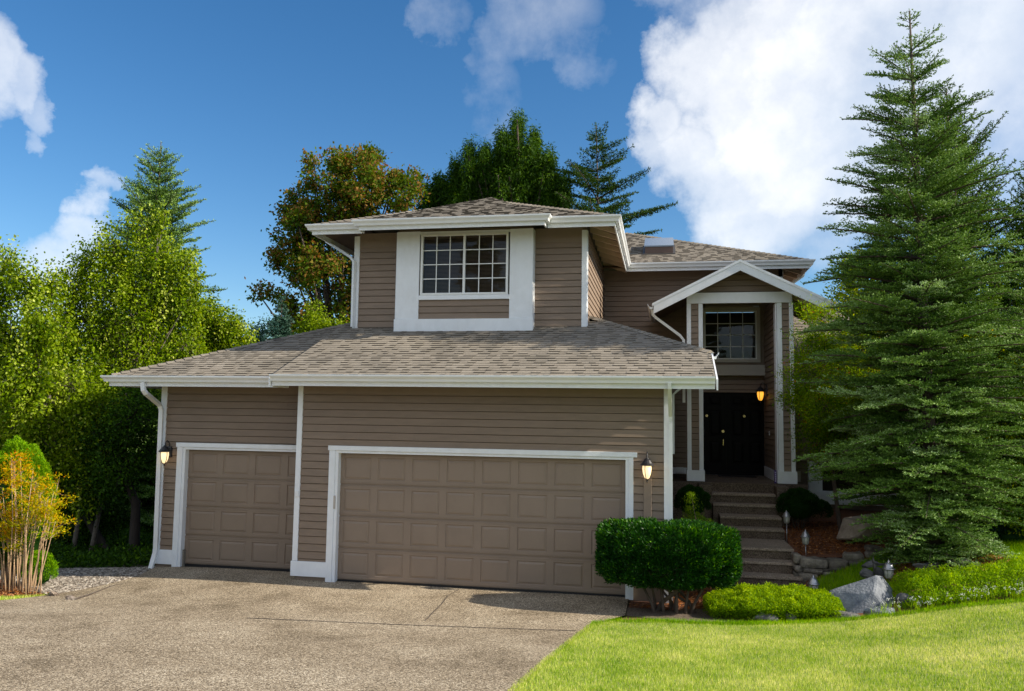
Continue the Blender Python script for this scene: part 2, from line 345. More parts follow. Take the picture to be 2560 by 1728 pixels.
def shingles(mb, poly3, ue, vs, seed=0, deck=.05):
    rr = random.Random(seed); P = [np.array(p, float) for p in poly3]; ue = np.array(ue, float); vs = np.array(vs, float)
    ue /= np.linalg.norm(ue); vs /= np.linalg.norm(vs); nn = np.cross(ue, vs); nn = nn if nn[2] > 0 else -nn
    O = P[0]; poly = [(float(np.dot(p-O, ue)), float(np.dot(p-O, vs))) for p in P]
    us = [p[0] for p in poly]; vv = [p[1] for p in poly]
    F = lambda u, v, h: O+ue*u+vs*v+nn*h
    n = int(math.ceil((max(vv)-min(vv))/CRS))
    for k in range(n):
        v0 = min(vv)+k*CRS; v1 = v0+CRS; u = min(us)-rr.random()*.3; hi = False
        while u < max(us):
            wd = rr.uniform(.07, .22) if hi else rr.uniform(.08, .28); u1 = u+wd
            c = clip_rect(poly, u, u1, v0+rr.uniform(-.004, .004)*(k > 0), v1)
            if len(c) >= 3:
                h = .017 if hi else .007; vb = min(p[1] for p in c)
                rn = min(1, max(0, rr.gauss(.5, .10)))
                top = [F(p[0], p[1], .002+h*max(0, 1-(p[1]-v0)/CRS)) for p in c]; mb.add(top, [tuple(range(len(c)))], rn)
                m = len(c)
                for i in range(m):     # butt and side edges
                    p, q = c[i], c[(i+1) % m]
                    if abs(p[1]-vb) < .004 and abs(q[1]-vb) < .004: mb.quad(top[i], top[(i+1) % m], F(q[0], q[1], -.002), F(p[0], p[1], -.002), .06)
            u = u1; hi = not hi if rr.random() < .85 else hi
    if deck:
        mb.add([p-np.array([0, 0, .001]) for p in P]+[p-nn*deck for p in P], [tuple(range(len(P))), tuple(range(len(P), 2*len(P)))]+[(i, (i+1) % len(P), len(P)+(i+1) % len(P), len(P)+i) for i in range(len(P))], .25)
def hipcaps(mb, a, b, seed=0):
    a = np.array(a, float); b = np.array(b, float); d = b-a; Ln = np.linalg.norm(d); d /= Ln; s = np.cross(d, [0, 0, 1.]); s /= np.linalg.norm(s); n = np.cross(s, d); n = n if n[2] > 0 else -n
    rr = random.Random(seed); t = 0
    while t < Ln-.05:
        e = min(t+.16, Ln); p0 = a+d*t; p1 = a+d*(e+.01); w_ = .105
        h0, h1 = .038, .022
        mb.add([p0-s*w_+n*(h0-.045), p0+n*h0, p0+s*w_+n*(h0-.045), p1-s*w_+n*(h1-.045), p1+n*h1, p1+s*w_+n*(h1-.045)], [(0, 1, 4, 3), (1, 2, 5, 4), (0, 2, 1)], rr.gauss(.45, .2)); t = e
def sweep(mb, path, prof, cap=True):
    """profile (out, up) swept along a level path, mitred; out is to the right of the walking direction"""
    P = [np.array(p, float) for p in path]; n = len(P); rows = []
    for i in range(n):
        ns = []
        for j in (i-1, i):
            if 0 <= j < n-1:
                d = P[j+1]-P[j]; d /= np.linalg.norm(d); ns.append(np.array([d[1], -d[0], 0]))
        m = ns[0] if len(ns) == 1 else (ns[0]+ns[1])/(1+float(np.dot(ns[0], ns[1])))
        rows.append([P[i]+m*o+np.array([0, 0, z]) for o, z in prof])
    k = len(prof); vs = [v for r in rows for v in r]
    fs = [(i*k+a, i*k+(a+1) % k, (i+1)*k+(a+1) % k, (i+1)*k+a) for i in range(n-1) for a in range(k)]
    if cap: fs += [tuple(range(k)), tuple(reversed(range((n-1)*k, n*k)))]
    mb.add(vs, fs)
GP = [(.028, 0), (.028, -.108), (.088, -.108), (.094, -.082), (.100, -.066), (.128, -.034), (.134, -.022), (.134, .002), (.126, .002), (.124, -.018), (.092, -.06), (.04, -.07), (.036, 0)]
FP = [(0, -.012), (.024, -.012), (.024, -.186), (0, -.186)]
def ringpanel(mb, x0, x1, z0, z1, Y, steps, nrm=-1):
    """nested rectangles facing -Y: steps (inset, depth back)"""
    prev = (x0, x1, z0, z1, Y)
    for ins, dep in steps:
        c = (x0+ins, x1-ins, z0+ins, z1-ins, Y+dep); a0, a1, b0, b1, ya = prev; c0, c1, d0, d1, yb = c
        A = [(a0, ya, b0), (a1, ya, b0), (a1, ya, b1), (a0, ya, b1)]; B = [(c0, yb, d0), (c1, yb, d0), (c1, yb, d1), (c0, yb, d1)]
        for i in range(4): mb.quad(A[i], A[(i+1) % 4], B[(i+1) % 4], B[i])
        prev = c
    a0, a1, b0, b1, ya = prev; mb.quad((a0, ya, b0), (a1, ya, b0), (a1, ya, b1), (a0, ya, b1))

# ================================================================ terrain
CP = np.array([(0, 0, 0), (4.9, 0, 0), (-3.3, .5, 0), (2, .3, 0), (2, -1, .0), (4.5, -1.8, .03), (-3.5, -2, .03), (4.3, -4.5, .32), (4.2, -6, .48), (-3, -4, .25), (0, -7, .55), (4, -10, .85), (-4, -10, .85), (10, -10, 1.0), (5.5, -13, 1.15), (0, -14, 1.2), (12, -14, 1.3), (-10, -12, .9),
 (5.6, 0, 0), (6.7, 1.5, 0), (7.7, 1.6, .02), (6, -1.2, .0), (8, -.9, .08), (9, -1, .26), (10.2, -1, .46), (12, -1, .64), (8.7, -2, .36), (9.8, -2, .54), (8.3, 1, .25), (8.4, .2, .16), (8.25, 1.6, .29), (8.7, 1.65, .48), (9.14, 1.8, .62), (9.65, .9, .56), (10.8, .5, .76), (11.3, 2, .82), (13, 1, 1.0), (14, -4, 1.0), (9, -5, .62), (9, 6, .8), (12, 8, 1), (6.5, 4, .4), (18, 2, 1.4), (18, -10, 1.4),
 (-5, -2, .0), (-6, 1, -.2), (-9, -1, -.2), (-9, 4, -.6), (-4, 4, -.25), (-12, 0, -.4), (-15, 8, -.9), (0, 12, 0), (0, 25, 0), (15, 15, 1), (25, 0, 1.5), (-20, -6, 0)], float)
def _k(r): return r*r*np.log(r+1e-9)
_n = len(CP); _A = np.zeros((_n+3, _n+3)); _d = np.linalg.norm(CP[:, None, :2]-CP[None, :, :2], axis=2); _A[:_n, :_n] = _k(_d)+np.eye(_n)*.6
_A[:_n, _n] = 1; _A[:_n, _n+1:] = CP[:, :2]; _A[_n:, :_n] = _A[:_n, _n:].T
_w = np.linalg.solve(_A, np.concatenate([CP[:, 2], [0, 0, 0]]))
def G(x, y):
    x = np.atleast_1d(np.asarray(x, float)); y = np.atleast_1d(np.asarray(y, float))
    cx = np.clip(x, -20, 24); cy = np.clip(y, -15, 24)
    r = np.sqrt((cx[:, None]-CP[None, :, 0])**2+(cy[:, None]-CP[None, :, 1])**2)
    return _k(r)@_w[:_n]+_w[_n]+_w[_n+1]*cx+_w[_n+2]*cy
def g1(x, y): return float(G(x, y)[0])
def inside(poly, x, y):
    P = np.array(poly); c = np.zeros(x.shape, bool); n = len(P); j = n-1
    for i in range(n):
        xi, yi = P[i]; xj, yj = P[j]
        t = ((yi > y) != (yj > y)) & (x < (xj-xi)*(y-yi)/(yj-yi+1e-12)+xi); c ^= t; j = i
    return c
def densify(poly, s):
    o = []
    for i in range(len(poly)):
        a, b = np.array(poly[i], float), np.array(poly[(i+1) % len(poly)], float); n = max(1, int(np.linalg.norm(b-a)/s))
        o += [tuple(a+(b-a)*k/n) for k in range(n)]
    return o
def sheet(name, poly, m, dz, step=.3, hf=None, kind='structure', amp=0., wob=0.):
    pl = densify(poly, step)
    if wob: pl = [(p[0]+wob*noise.noise(Vector((p[0]*3, p[1]*3, 1))), p[1]+wob*noise.noise(Vector((p[0]*3, p[1]*3, 9)))) for p in pl]
    P = np.array(pl); x0, y0 = P.min(0); x1, y1 = P.max(0)
    gx, gy = np.meshgrid(np.arange(x0+step/2, x1, step), np.arange(y0+step/2, y1, step)); gx = gx.ravel(); gy = gy.ravel()
    k = inside(pl, gx, gy); pts = [Vector(p) for p in pl]+[Vector((a, b)) for a, b in zip(gx[k], gy[k])]
    r = delaunay_2d_cdt(pts, [], [list(range(len(pl)))], 1, 1e-5)
    V = np.array([v[:] for v in r[0]]); z = (hf or G)(V[:, 0], V[:, 1])+dz
    if amp: z = z+amp*np.array([noise.noise(Vector((a*4, b*4, 0))) for a, b in V])
    me = bpy.data.meshes.new(name); me.from_pydata(np.column_stack([V, z]).tolist(), [], [tuple(f) for f in r[2]]); me.update()
    o = link_mesh(name, me, m, None, True)
    if o.data.polygons and o.data.polygons[0].normal.z < 0: me.flip_normals()
    if kind: o['kind'] = kind
    return o
def grassmat():
    m, Nn, Lk, b = newmat('lawn_soil_green'); tc = Nn.new('ShaderNodeTexCoord')
    nz = Nn.new('ShaderNodeTexNoise'); nz.inputs['Scale'].default_value = 30; nz.inputs['Detail'].default_value = 8; Lk.new(tc.outputs['Object'], nz.inputs['Vector'])
    r = ramp(Nn, [(.3, (.12, .17, .03)), (.7, (.34, .38, .12))]); Lk.new(nz.outputs['Fac'], r.inputs[0]); Lk.new(r.outputs[0], b.inputs['Base Color']); b.inputs['Roughness'].default_value = .95; return m
M_LAWN = grassmat()
M_GND = paint('ground_dirt', (.05, .052, .025), .95, .4, 2, .02, 10)
# wide ground reaching the horizon
def ground():
    xs = np.concatenate([[-900, -300, -120, -60], np.arange(-30, 36, 1.0), [60, 120, 300, 900]]); ys = np.concatenate([[-900, -300, -100, -40], np.arange(-18, 34, 1.0), [60, 120, 300, 900]])
    X, Y = np.meshgrid(xs, ys); Z = G(X.ravel(), Y.ravel())-.06; n = len(xs)
    ins = (X.ravel() > -3.7) & (X.ravel() < 5.6) & (Y.ravel() > .7) & (Y.ravel() < 12); Z[ins] -= .1
    me = bpy.data.meshes.new('ground'); me.from_pydata(np.column_stack([X.ravel(), Y.ravel(), Z]).tolist(), [], [(j*n+i, j*n+i+1, (j+1)*n+i+1, (j+1)*n+i) for j in range(len(ys)-1) for i in range(n-1)])
    o = link_mesh('ground', me, M_GND, None, True); o['kind'] = 'structure'
ground()
DRIVE = [(-3.78, .62), (-3.45, -.4), (-3.5, -1.2), (-3.66, -2.0), (-3.9, -2.75), (-4.6, -3.5), (-6.5, -5), (-9, -8), (-9, -17), (4.2, -17), (4.2, -6), (4.28, -4.6), (4.38, -3.2), (4.5, -1.95), (4.72, -1.45), (4.93, -1.1), (4.93, -.02), (4.93, .62)]
sheet('driveway', DRIVE, M_DRIVE, .012, .35)
M_CRACK_SHADOW = paint('crack_and_shadow_dark', (.07, .055, .045), .9, .3)  # dark colour of the crack and of the painted cable shadow
sheet('cable_shadow', [(.1, -3.13), (4.36, -2.41), (4.36, -2.435), (.1, -3.16)], M_CRACK_SHADOW, .017, .2, wob=.01)  # thin dark sheet standing in for an overhead cable's cast shadow
sheet('driveway_crack', [(2.17, -.02), (2.1, -.5), (2.17, -1.1), (2.3, -2.4), (2.315, -2.4), (2.185, -1.1), (2.115, -.5), (2.185, -.02)], M_CRACK_SHADOW, .017, .2, wob=.012)
LAWN = [(4.2, -17), (4.21, -6), (4.29, -4.6), (4.39, -3.2), (4.51, -1.95), (4.8, -1.55), (5.4, -1.38), (6.3, -1.3), (7.3, -1.15), (8.2, -1.0), (9.1, -1.0), (10.2, -1.0), (12, -.9), (14, -.6), (20, 0), (20, -17)]
sheet('lawn', LAWN, M_LAWN, .004, .4)
STRIP = [(7.85, .9), (8.0, 1.45), (8.65, 1.5), (9.1, 1.75), (9.5, 1.9), (10.4, 1.9), (12.5, 2.0), (16, 2.4), (16, 1.2), (12.4, 1.0), (11.0, .35), (9.9, .1), (9.2, .2), (8.7, .4)]
sheet('grass_strip', STRIP, M_LAWN, .006, .25)
BED = [(4.95, -.02), (4.95, -1.05), (4.8, -1.5), (5.4, -1.36), (6.3, -1.28), (8.2, -.98), (10.2, -.98), (14, -.58), (20, 0), (20, 12), (8.3, 12), (8.3, 1.7), (7.8, 1.6), (6.68, 1.52), (6.4, 4.6), (5.6, 4.6), (5.6, -.0)]
sheet('garden_bed', BED, M_MULCH, -.012, .25, amp=.02)
WALK = [(4.94, -.55), (4.94, -1.08), (5.5, -1.25), (6.3, -1.2), (7.1, -.6), (7.78, .6), (7.82, 1.58), (6.66, 1.5), (6.6, .9), (6.2, -.2), (5.6, -.55)]
sheet('walkway', WALK, M_STEP, .006, .2)
def terr(x, y): return .50+.095*(np.asarray(y)-1.8)+0*np.asarray(x)+.03*np.sin(np.asarray(x)*2.3)
TERR = [(7.76, 1.84), (8.15, 1.8), (8.6, 1.84), (9.15, 1.98), (9.8, 2.15), (11, 2.3), (14, 2.6), (14, 7), (8.3, 7), (8.2, 4.5), (7.76, 4.3)]
sheet('mulch_terrace', TERR, M_MULCH, 0, .2, hf=lambda x, y: np.maximum(terr(x, y), G(x, y)+.01), amp=.03)
sheet('spruce_bed', [(8.85, .55), (9.3, .3), (9.9, .2), (10.5, .35), (10.75, .7), (10.4, 1.2), (9.8, 1.5), (9.2, 1.3)], M_MULCH, .05, .2, amp=.04)
sheet('gravel_path', [(-3.8, .65), (-3.46, -.38), (-3.5, -1.2), (-3.65, -1.95), (-4.05, -2.05), (-4.9, -1.4), (-6.5, -.4), (-8, .4), (-8, 1.2), (-5.2, .7), (-4.3, .6)], M_GRAV, .0, .25, amp=.02)
sheet('shrub_bed', [(-3.72, -2.1), (-4.05, -2.06), (-4.9, -1.4), (-6.5, -.4), (-9, 0), (-9, -2.6), (-5, -2.75), (-4.1, -2.5)], M_MULCH, .01, .2, amp=.04)
sheet('side_lawn', [(-3.68, -2.12), (-4.1, -2.52), (-5, -2.77), (-9, -2.7), (-14, -3), (-14, -12), (-9, -8), (-6.5, -5), (-4.6, -3.5), (-3.92, -2.75)], M_LAWN, .004, .3)

# loose material on the ground --------------------------------------------------
def scatter_in(poly, n, r=None):
    P = np.array(poly); x0, y0 = P.min(0); x1, y1 = P.max(0); o = []
    tot = 0
    while tot < n:
        a = rng.uniform(x0, x1, n*2); b = rng.uniform(y0, y1, n*2); k = inside(poly, a, b); o.append(np.column_stack([a[k], b[k]])); tot += k.sum()
    return np.concatenate(o)[:n]
def chips(name, xy, zf, L0, L1, m, label, cat):
    n = len(xy); z = zf(xy[:, 0], xy[:, 1])
    a = rng.uniform(0, 6.28, n); D = np.column_stack([np.cos(a), np.sin(a), rng.normal(0, .25, n)]); V = leaves(np.column_stack([xy, z+rng.uniform(.0, .02, n)]), D, rng.uniform(L0, L1, n), rng.uniform(L0*.3, L0*.7, n), flat=np.tile([0, 0, 1.], (n, 1)))
    o = quadmesh(name, V, rng.random(n), m); props(o, label, cat, kind='stuff')
M_CHIP = leafmat('bark_chips', [(0, (.08, .028, .012)), (.4, (.24, .09, .036)), (.75, (.42, .185, .08)), (1, (.62, .36, .20))], 0, .8)
VT = [(7.8, 1.9), (9.2, 2.0), (10.5, 2.3), (10.5, 4.5), (7.8, 4.4)]
chips('bark_chips', np.concatenate([scatter_in(VT, 9000)]), lambda x, y: np.maximum(terr(x, y), G(x, y)+.01)+.02, .03, .07, M_CHIP, 'reddish brown bark chips covering the raised bed behind the stone retaining wall', 'mulch')
chips('bark_chips', scatter_in([(8.85, .55), (9.3, .3), (9.9, .2), (10.5, .35), (10.75, .7), (10.4, 1.2), (9.8, 1.5), (9.2, 1.3)], 3500), lambda x, y: G(x, y)+.07, .03, .07, M_CHIP, 'reddish bark chips ringing the foot of the tall spruce', 'mulch')
chips('bark_chips', np.concatenate([scatter_in([(4.97, -.3), (4.97, -.5), (5.6, -.5), (6.15, -.2), (6.6, .9), (6.6, 2.4), (5.65, 2.4), (5.65, -.1)], 3500)]), lambda x, y: G(x, y)+.005, .03, .07, M_CHIP, 'dark bark chips under the clipped hedge beside the garage corner', 'mulch')
chips('bark_chips', scatter_in([(-3.72, -2.1), (-4.05, -2.06), (-4.9, -1.4), (-5.5, -1.3), (-5.5, -2.6), (-5, -2.75), (-4.1, -2.5)], 2200), lambda x, y: G(x, y)+.02, .03, .06, M_CHIP, 'bark chips under the yellow leaved shrub left of the driveway', 'mulch')
chips('bark_chips', scatter_in([(10.6, 2.2), (10.8, 1.95), (16, 2.5), (16, 4), (11, 4)], 3000), lambda x, y: np.maximum(terr(x, y), G(x, y)+.01)+.02, .03, .07, M_CHIP, 'bark chips beyond the grass strip at the right edge', 'mulch')
def blades(name, poly, n, h0, h1, wd, m, label, dz=.0, near=True, lean=.35):
    xy = scatter_in(poly, n)
    if near:   # thin out with distance from the camera
        d = np.hypot(xy[:, 0]-CAM[0], xy[:, 1]-CAM[1]); k = rng.random(len(xy)) < np.clip(7.0/d, .3, 1)**1.2; xy = xy[k]
    m_ = len(xy); z = G(xy[:, 0], xy[:, 1])+dz; a = rng.uniform(0, 6.28, m_); ln = np.abs(rng.normal(0, lean, m_))
    D = np.column_stack([np.cos(a)*ln, np.sin(a)*ln, np.ones(m_)]); h = rng.uniform(h0, h1, m_)
    b = rng.uniform(0, 6.28, m_); Sd = np.column_stack([np.cos(b), np.sin(b), np.zeros(m_)])*wd
    P = np.column_stack([xy, z]); D = norm(D)*h[:, None]
    V = np.stack([P-Sd/2, P+Sd/2, P+D], 1)
    big = np.array([noise.noise(Vector((p[0]*.9, p[1]*.9, 3)))+.6*noise.noise(Vector((p[0]*3.5, p[1]*3.5, 5))) for p in xy])
    rn = np.clip(rng.normal(.46, .30, m_)+.36*big, 0, 1)
    o = quadmesh(name, V, rn, m, nper=3); props(o, label, 'grass', kind='stuff')
M_GR = leafmat('dry_lawn_blades', [(0, (.12, .25, .02)), (.3, (.29, .43, .06)), (.6, (.54, .62, .16)), (1, (.84, .80, .38))], .3, .55)
M_GR2 = leafmat('lush_grass_blades', [(0, (.09, .22, .014)), (.5, (.22, .42, .025)), (1, (.42, .58, .07))], .35, .5)
blades('lawn_grass', [(4.2, -8.6), (4.21, -6), (4.29, -4.6), (4.39, -3.2), (4.51, -1.95), (4.8, -1.55), (5.4, -1.38), (6.3, -1.3), (7.3, -1.15), (8.2, -1.0), (9.1, -1.0), (10.2, -1.0), (12.6, -.85), (12.6, -3), (9.8, -6), (8.5, -8.6)], 420000, .022, .05, .0048, M_GR, 'sunlit yellow green mown lawn in the foreground')
blades('lawn_grass', [(4.5, -1.97), (4.75, -1.62), (5.4, -1.45), (6.3, -1.37), (7.3, -1.22), (8.2, -1.07), (10.2, -1.07), (12.6, -.9), (12.6, -.8), (10.2, -.93), (8.2, -.92), (7.3, -1.05), (6.3, -1.2), (5.4, -1.3), (4.8, -1.48), (4.5, -1.8)], 12000, .03, .085, .006, M_GR2, 'longer dark green fringe along the back edge of the lawn', near=False)
blades('lawn_grass', STRIP, 60000, .04, .11, .008, M_GR2, 'lush green grass strip between the stone wall and the ground cover', near=False)
blades('lawn_grass', [(-3.68, -2.12), (-4.1, -2.52), (-5, -2.77), (-7, -2.7), (-6.5, -5), (-4.6, -3.5), (-3.92, -2.75)], 26000, .03, .06, .007, M_GR, 'small patch of lawn left of the driveway', near=False)
blades('lawn_grass', [(4.14, -8), (4.15, -6), (4.24, -4.6), (4.34, -3.2), (4.46, -1.97), (4.72, -1.52), (4.82, -1.6), (4.56, -1.99), (4.42, -3.2), (4.32, -4.6), (4.24, -6), (4.24, -8)], 6000, .025, .055, .005, M_GR, 'ragged grass spilling over the edge of the driveway', near=False, lean=.7)
# pebbles
def stones_mesh(name, xy, zf, s0, s1, m, label, cat):
    n = len(xy); bm = bmesh.new(); bmesh.ops.create_icosphere(bm, subdivisions=1, radius=1); T = np.array([v.co[:] for v in bm.verts]); F = np.array([[v.index for v in f.verts] for f in bm.faces]); bm.free()
    sc = rng.uniform(s0, s1, (n, 1, 1))*np.stack([rng.uniform(.7, 1.3, n), rng.uniform(.7, 1.3, n), rng.uniform(.4, .8, n)], 1)[:, None, :]
    a = rng.uniform(0, 6.28, n); c, s = np.cos(a), np.sin(a); V = T[None]*sc*rng.uniform(.85, 1.15, (n, len(T), 1))
    X = V[..., 0]*c[:, None]-V[..., 1]*s[:, None]; Y = V[..., 0]*s[:, None]+V[..., 1]*c[:, None]
    V = np.stack([X+xy[:, 0:1], Y+xy[:, 1:2], V[..., 2]+zf(xy[:, 0], xy[:, 1])[:, None]], -1); Q = V[:, F, :].reshape(-1, 3, 3)
    o = quadmesh(name, Q, np.repeat(rng.random(n), len(F)), m, nper=3); props(o, label, cat, kind='stuff')
M_PEB = leafmat('pebble_stone', [(0, (.10, .085, .07)), (.5, (.23, .20, .17)), (1, (.46, .42, .37))], 0, .7)
stones_mesh('pebbles', scatter_in([(-3.8, .6), (-3.46, -.38), (-3.5, -1.2), (-3.65, -1.95), (-4.05, -2.05), (-4.9, -1.4), (-6.5, -.4), (-6.5, .4), (-5.2, .5), (-4.3, .5)], 6500), lambda x, y: G(x, y)+.01, .012, .034, M_PEB, 'pale loose pebbles between the driveway and the trees', 'gravel')

# ================================================================ house
H = thing('house', (0, 0, 0), 'two storey taupe clapboard house with white trim, two garage doors and a gabled entry', 'house')
SL = .4
wall = MB(); bk = MB(); frieze = MB()
XA, YA = (1, 0, 0), (0, -1, 0)
def wallrect(x0, x1, z0, z1, Y, seed, bare=0):
    siding(wall, (0, Y, 0), XA, YA, [(x0, z0), (x1, z0), (x1, z1), (x0, z1)], seed)
EZ = 3.46
# double garage bay, Y = 0
wallrect(-.70, -.165, .33, EZ, 0, 1); wallrect(4.985, 5.5, .33, 2.3, 0, 2); wallrect(-.165, 5.5, 2.3, EZ-.25, 0, 3)
wallrect(-.165-.535, -.165, EZ-.25, EZ-.249, 0, 4)
frieze.box(-.68, 5.5, -.022, -.002, EZ-.25, EZ); frieze.build('frieze_board', M_SIDP, H); frieze = MB()
bk.box(-.72, -.02, .01, .12, -.2, EZ); bk.box(4.9, 5.58, .01, .12, -.2, EZ); bk.box(-.02, 4.9, .01, .12, 2.2, EZ)
bk.box(5.46, 5.57, .12, 4.6, -.2, 3.6); bk.box(5.46, 5.57, 4.6, 6.8, -.2, 3.9); bk.box(-.72, -.6, .12, .6, -.2, EZ)
siding(wall, (5.58, 0, 0), (0, 1, 0), (1, 0, 0), [(.1, .3), (6.8, .3), (6.8, 3.9), (.6, 3.8), (.1, 3.6)], 5)
# single garage bay, Y = .6
wallrect(-3.72, -3.42, .3, EZ, .6, 6); wallrect(-3.42, -.74, 2.3, EZ-.25, .6, 7); frieze.box(-3.72, -.74, .578, .598, EZ-.25, EZ); frieze.build('frieze_board', M_SIDP, H); frieze = MB()
bk.box(-3.8, -3.30, .61, .73, -.2, EZ); bk.box(-3.30, -.72, .61, .73, 2.16, EZ); bk.box(-3.8, -3.68, .73, 8, -.6, EZ)
siding(wall, (-3.8, 0, 0), (0, 1, 0), (-1, 0, 0), [(.7, 0), (8, 0), (8, EZ), (.7, EZ)], 8)
# upper storey main wall Y = 2.1 and bay Y = 1.87
wallrect(-.6, .32, 4.4, 6.22, 2.1, 9); wallrect(3.0, 3.96, 4.4, 6.22, 2.1, 10); frieze.box(-.6, 3.96, 2.078, 2.098, 6.22, 6.5)
bk.box(-.65, .3, 2.11, 2.23, 4.2, 6.5); bk.box(3.0, 4.03, 2.11, 2.23, 4.2, 6.5); bk.box(3.91, 4.03, 2.23, 6.8, 4.3, 6.5); bk.box(-.65, -.53, 2.23, 8, 4.2, 6.5)
siding(wall, (4.03, 0, 0), (0, 1, 0), (1, 0, 0), [(2.2, 4.3), (6.8, 4.3), (6.8, 6.5), (2.2, 6.5)], 11)
siding(wall, (-.65, 0, 0), (0, 1, 0), (-1, 0, 0), [(2.2, 4.2), (8, 4.2), (8, 6.5), (2.2, 6.5)], 12)
bk.box(.32, 3.01, 1.89, 2.0, 4.5, 5.14); bk.box(.32, 3.01, 1.89, 2.0, 6.42, 6.5); bk.box(.32, .78, 1.89, 2.1, 5.14, 6.42); bk.box(2.57, 3.01, 1.89, 2.1, 5.14, 6.42)
wallrect(.74, 2.6, 4.68, 5.1, 1.885, 13)
# rear and entry wall Y = 6.8
wallrect(4.03, 6.3, 1.52, 6.3, 6.8, 14); wallrect(6.3, 8.3, 3.9, 4.28, 6.8, 15); wallrect(6.3, 6.46, 4.28, 5.6, 6.8, 16); wallrect(7.8, 8.3, 4.28, 5.6, 6.8, 17); wallrect(6.3, 8.3, 5.6, 6.3, 6.8, 18); wallrect(6.3, 8.3, 3.5, 3.9, 6.95, 19)
bk.box(3.9, 6.3, 6.81, 6.93, -.2, 6.4); bk.box(6.3, 8.3, 6.97, 7.1, 3.55, 3.9); bk.box(6.3, 8.3, 6.81, 7.1, 3.9, 4.28); bk.box(6.3, 6.5, 6.81, 6.93, 4.28, 5.6); bk.box(7.75, 8.3, 6.81, 6.93, 4.28, 5.6); bk.box(6.3, 8.3, 6.81, 6.93, 5.6, 6.4)
bk.box(6.0, 6.06, 6.93, 7.1, 1.5, 3.9); bk.box(8.18, 8.3, 6.81, 12, 1.0, 6.5); bk.box(7.86, 8.12, 6.97, 7.1, 1.4, 3.6)
siding(wall, (8.3, 0, 0), (0, 1, 0), (1, 0, 0), [(6.82, 3.8), (12, 3.8), (12, 6.5), (6.82, 6.5)], 20)
# entry side wall (inner face X = 7.87) and left/right posts
siding(wall, (7.87, 0, 0), (0, 1, 0), (-1, 0, 0), [(4.98, 1.75), (6.95, 1.75), (6.95, 5.36), (4.98, 5.36)], 21); bk.box(7.88, 8.17, 4.72, 6.8, 1.2, 5.5)
siding(wall, (8.18, 0, 0), (0, 1, 0), (1, 0, 0), [(4.98, 1.5), (6.0, 1.5), (6.0, 5.36), (4.98, 5.36)], 22)
wallrect(6.07, 6.24, 1.75, 5.36, 4.66, 23); wallrect(7.96, 8.12, 1.78, 5.36, 4.66, 24); bk.box(6.0, 6.3, 4.675, 4.97, 1.55, 5.36)
siding(wall, (6.30, 0, 0), (0, 1, 0), (1, 0, 0), [(4.72, 1.75), (4.94, 1.75), (4.94, 5.36), (4.72, 5.36)], 25)
siding(wall, (6.00, 0, 0), (0, 1, 0), (-1, 0, 0), [(4.72, 1.75), (4.94, 1.75), (4.94, 5.36), (4.72, 5.36)], 26)
siding(wall, (0, 4.66, 0), XA, YA, [(6.02, 5.58), (8.18, 5.58), (7.08, 6.12)], 27); bk.prism([(6.0, 4.68, 5.58), (8.2, 4.68, 5.58), (7.08, 4.68, 6.14)], (0, .1, 0))
# right wing
wallrect(8.3, 14, .9, 3.75, 6.0, 28); bk.box(8.3, 14, 6.01, 6.12, .5, 3.8); bk.box(8.2, 8.3, 6.01, 6.9, .5, 3.8)
wall.build('wall', M_SID, H); bk.build('wall_backing', M_SIDP, H); frieze.build('frieze_board', M_SIDP, H)
for bx in ((-3.78, -3.25, .64, .8, -.5, .3), (-.74, -.1, .02, .14, -.3, .34), (4.93, 5.57, .03, .14, -.3, .3), (5.45, 5.57, .145, 6.7, -.4, .3)):
    fd = MB(); fd.box(*bx); fd.build('foundation', M_CONC, H)
# trim boards -----------------------------------------------------------
def board(name, *bx, m=None, bev=.004, p=None):
    b = MB(); b.box(*bx, bev=bev); return b.build(name, m or M_TRIM, p or H)
board('corner_board', -.78, -.685, -.032, .02, .34, EZ)
board('corner_board', 5.485, 5.60, -.032, .02, -.05, EZ)
board('corner_board', 5.582, 5.612, .022, .10, -.05, 3.7)
board('corner_board', -3.83, -3.71, .568, .62, .30, EZ)
board('base_board', -.80, -.13, -.04, .015, .085, .335)
board('base_board', -3.84, -3.40, .56, .62, .04, .30)
board('corner_board', -.68, -.565, 2.066, 2.11, 4.3, 6.45)
board('corner_board', 3.945, 4.045, 2.066, 2.11, 4.35, 6.45)
board('corner_board', 4.034, 4.058, 2.112, 2.19, 4.45, 6.45)
bt = MB(); bt.box(.30, .77, 1.845, 1.885, 4.72, 6.46, bev=.004); bt.box(.28, .32, 1.886, 2.1, 4.5, 6.46); bt.build('bay_trim', M_TRIM, H)
bt = MB(); bt.box(2.58, 3.03, 1.845, 1.885, 4.72, 6.46, bev=.004); bt.box(3.0, 3.035, 1.886, 2.1, 4.5, 6.46); bt.build('bay_trim', M_TRIM, H)
board('bay_trim', .28, 3.045, 1.833, 1.88, 4.47, 4.718)
board('bay_apron', .32, 3.0, 1.88, 2.1, 4.40, 4.47, m=M_SIDP)
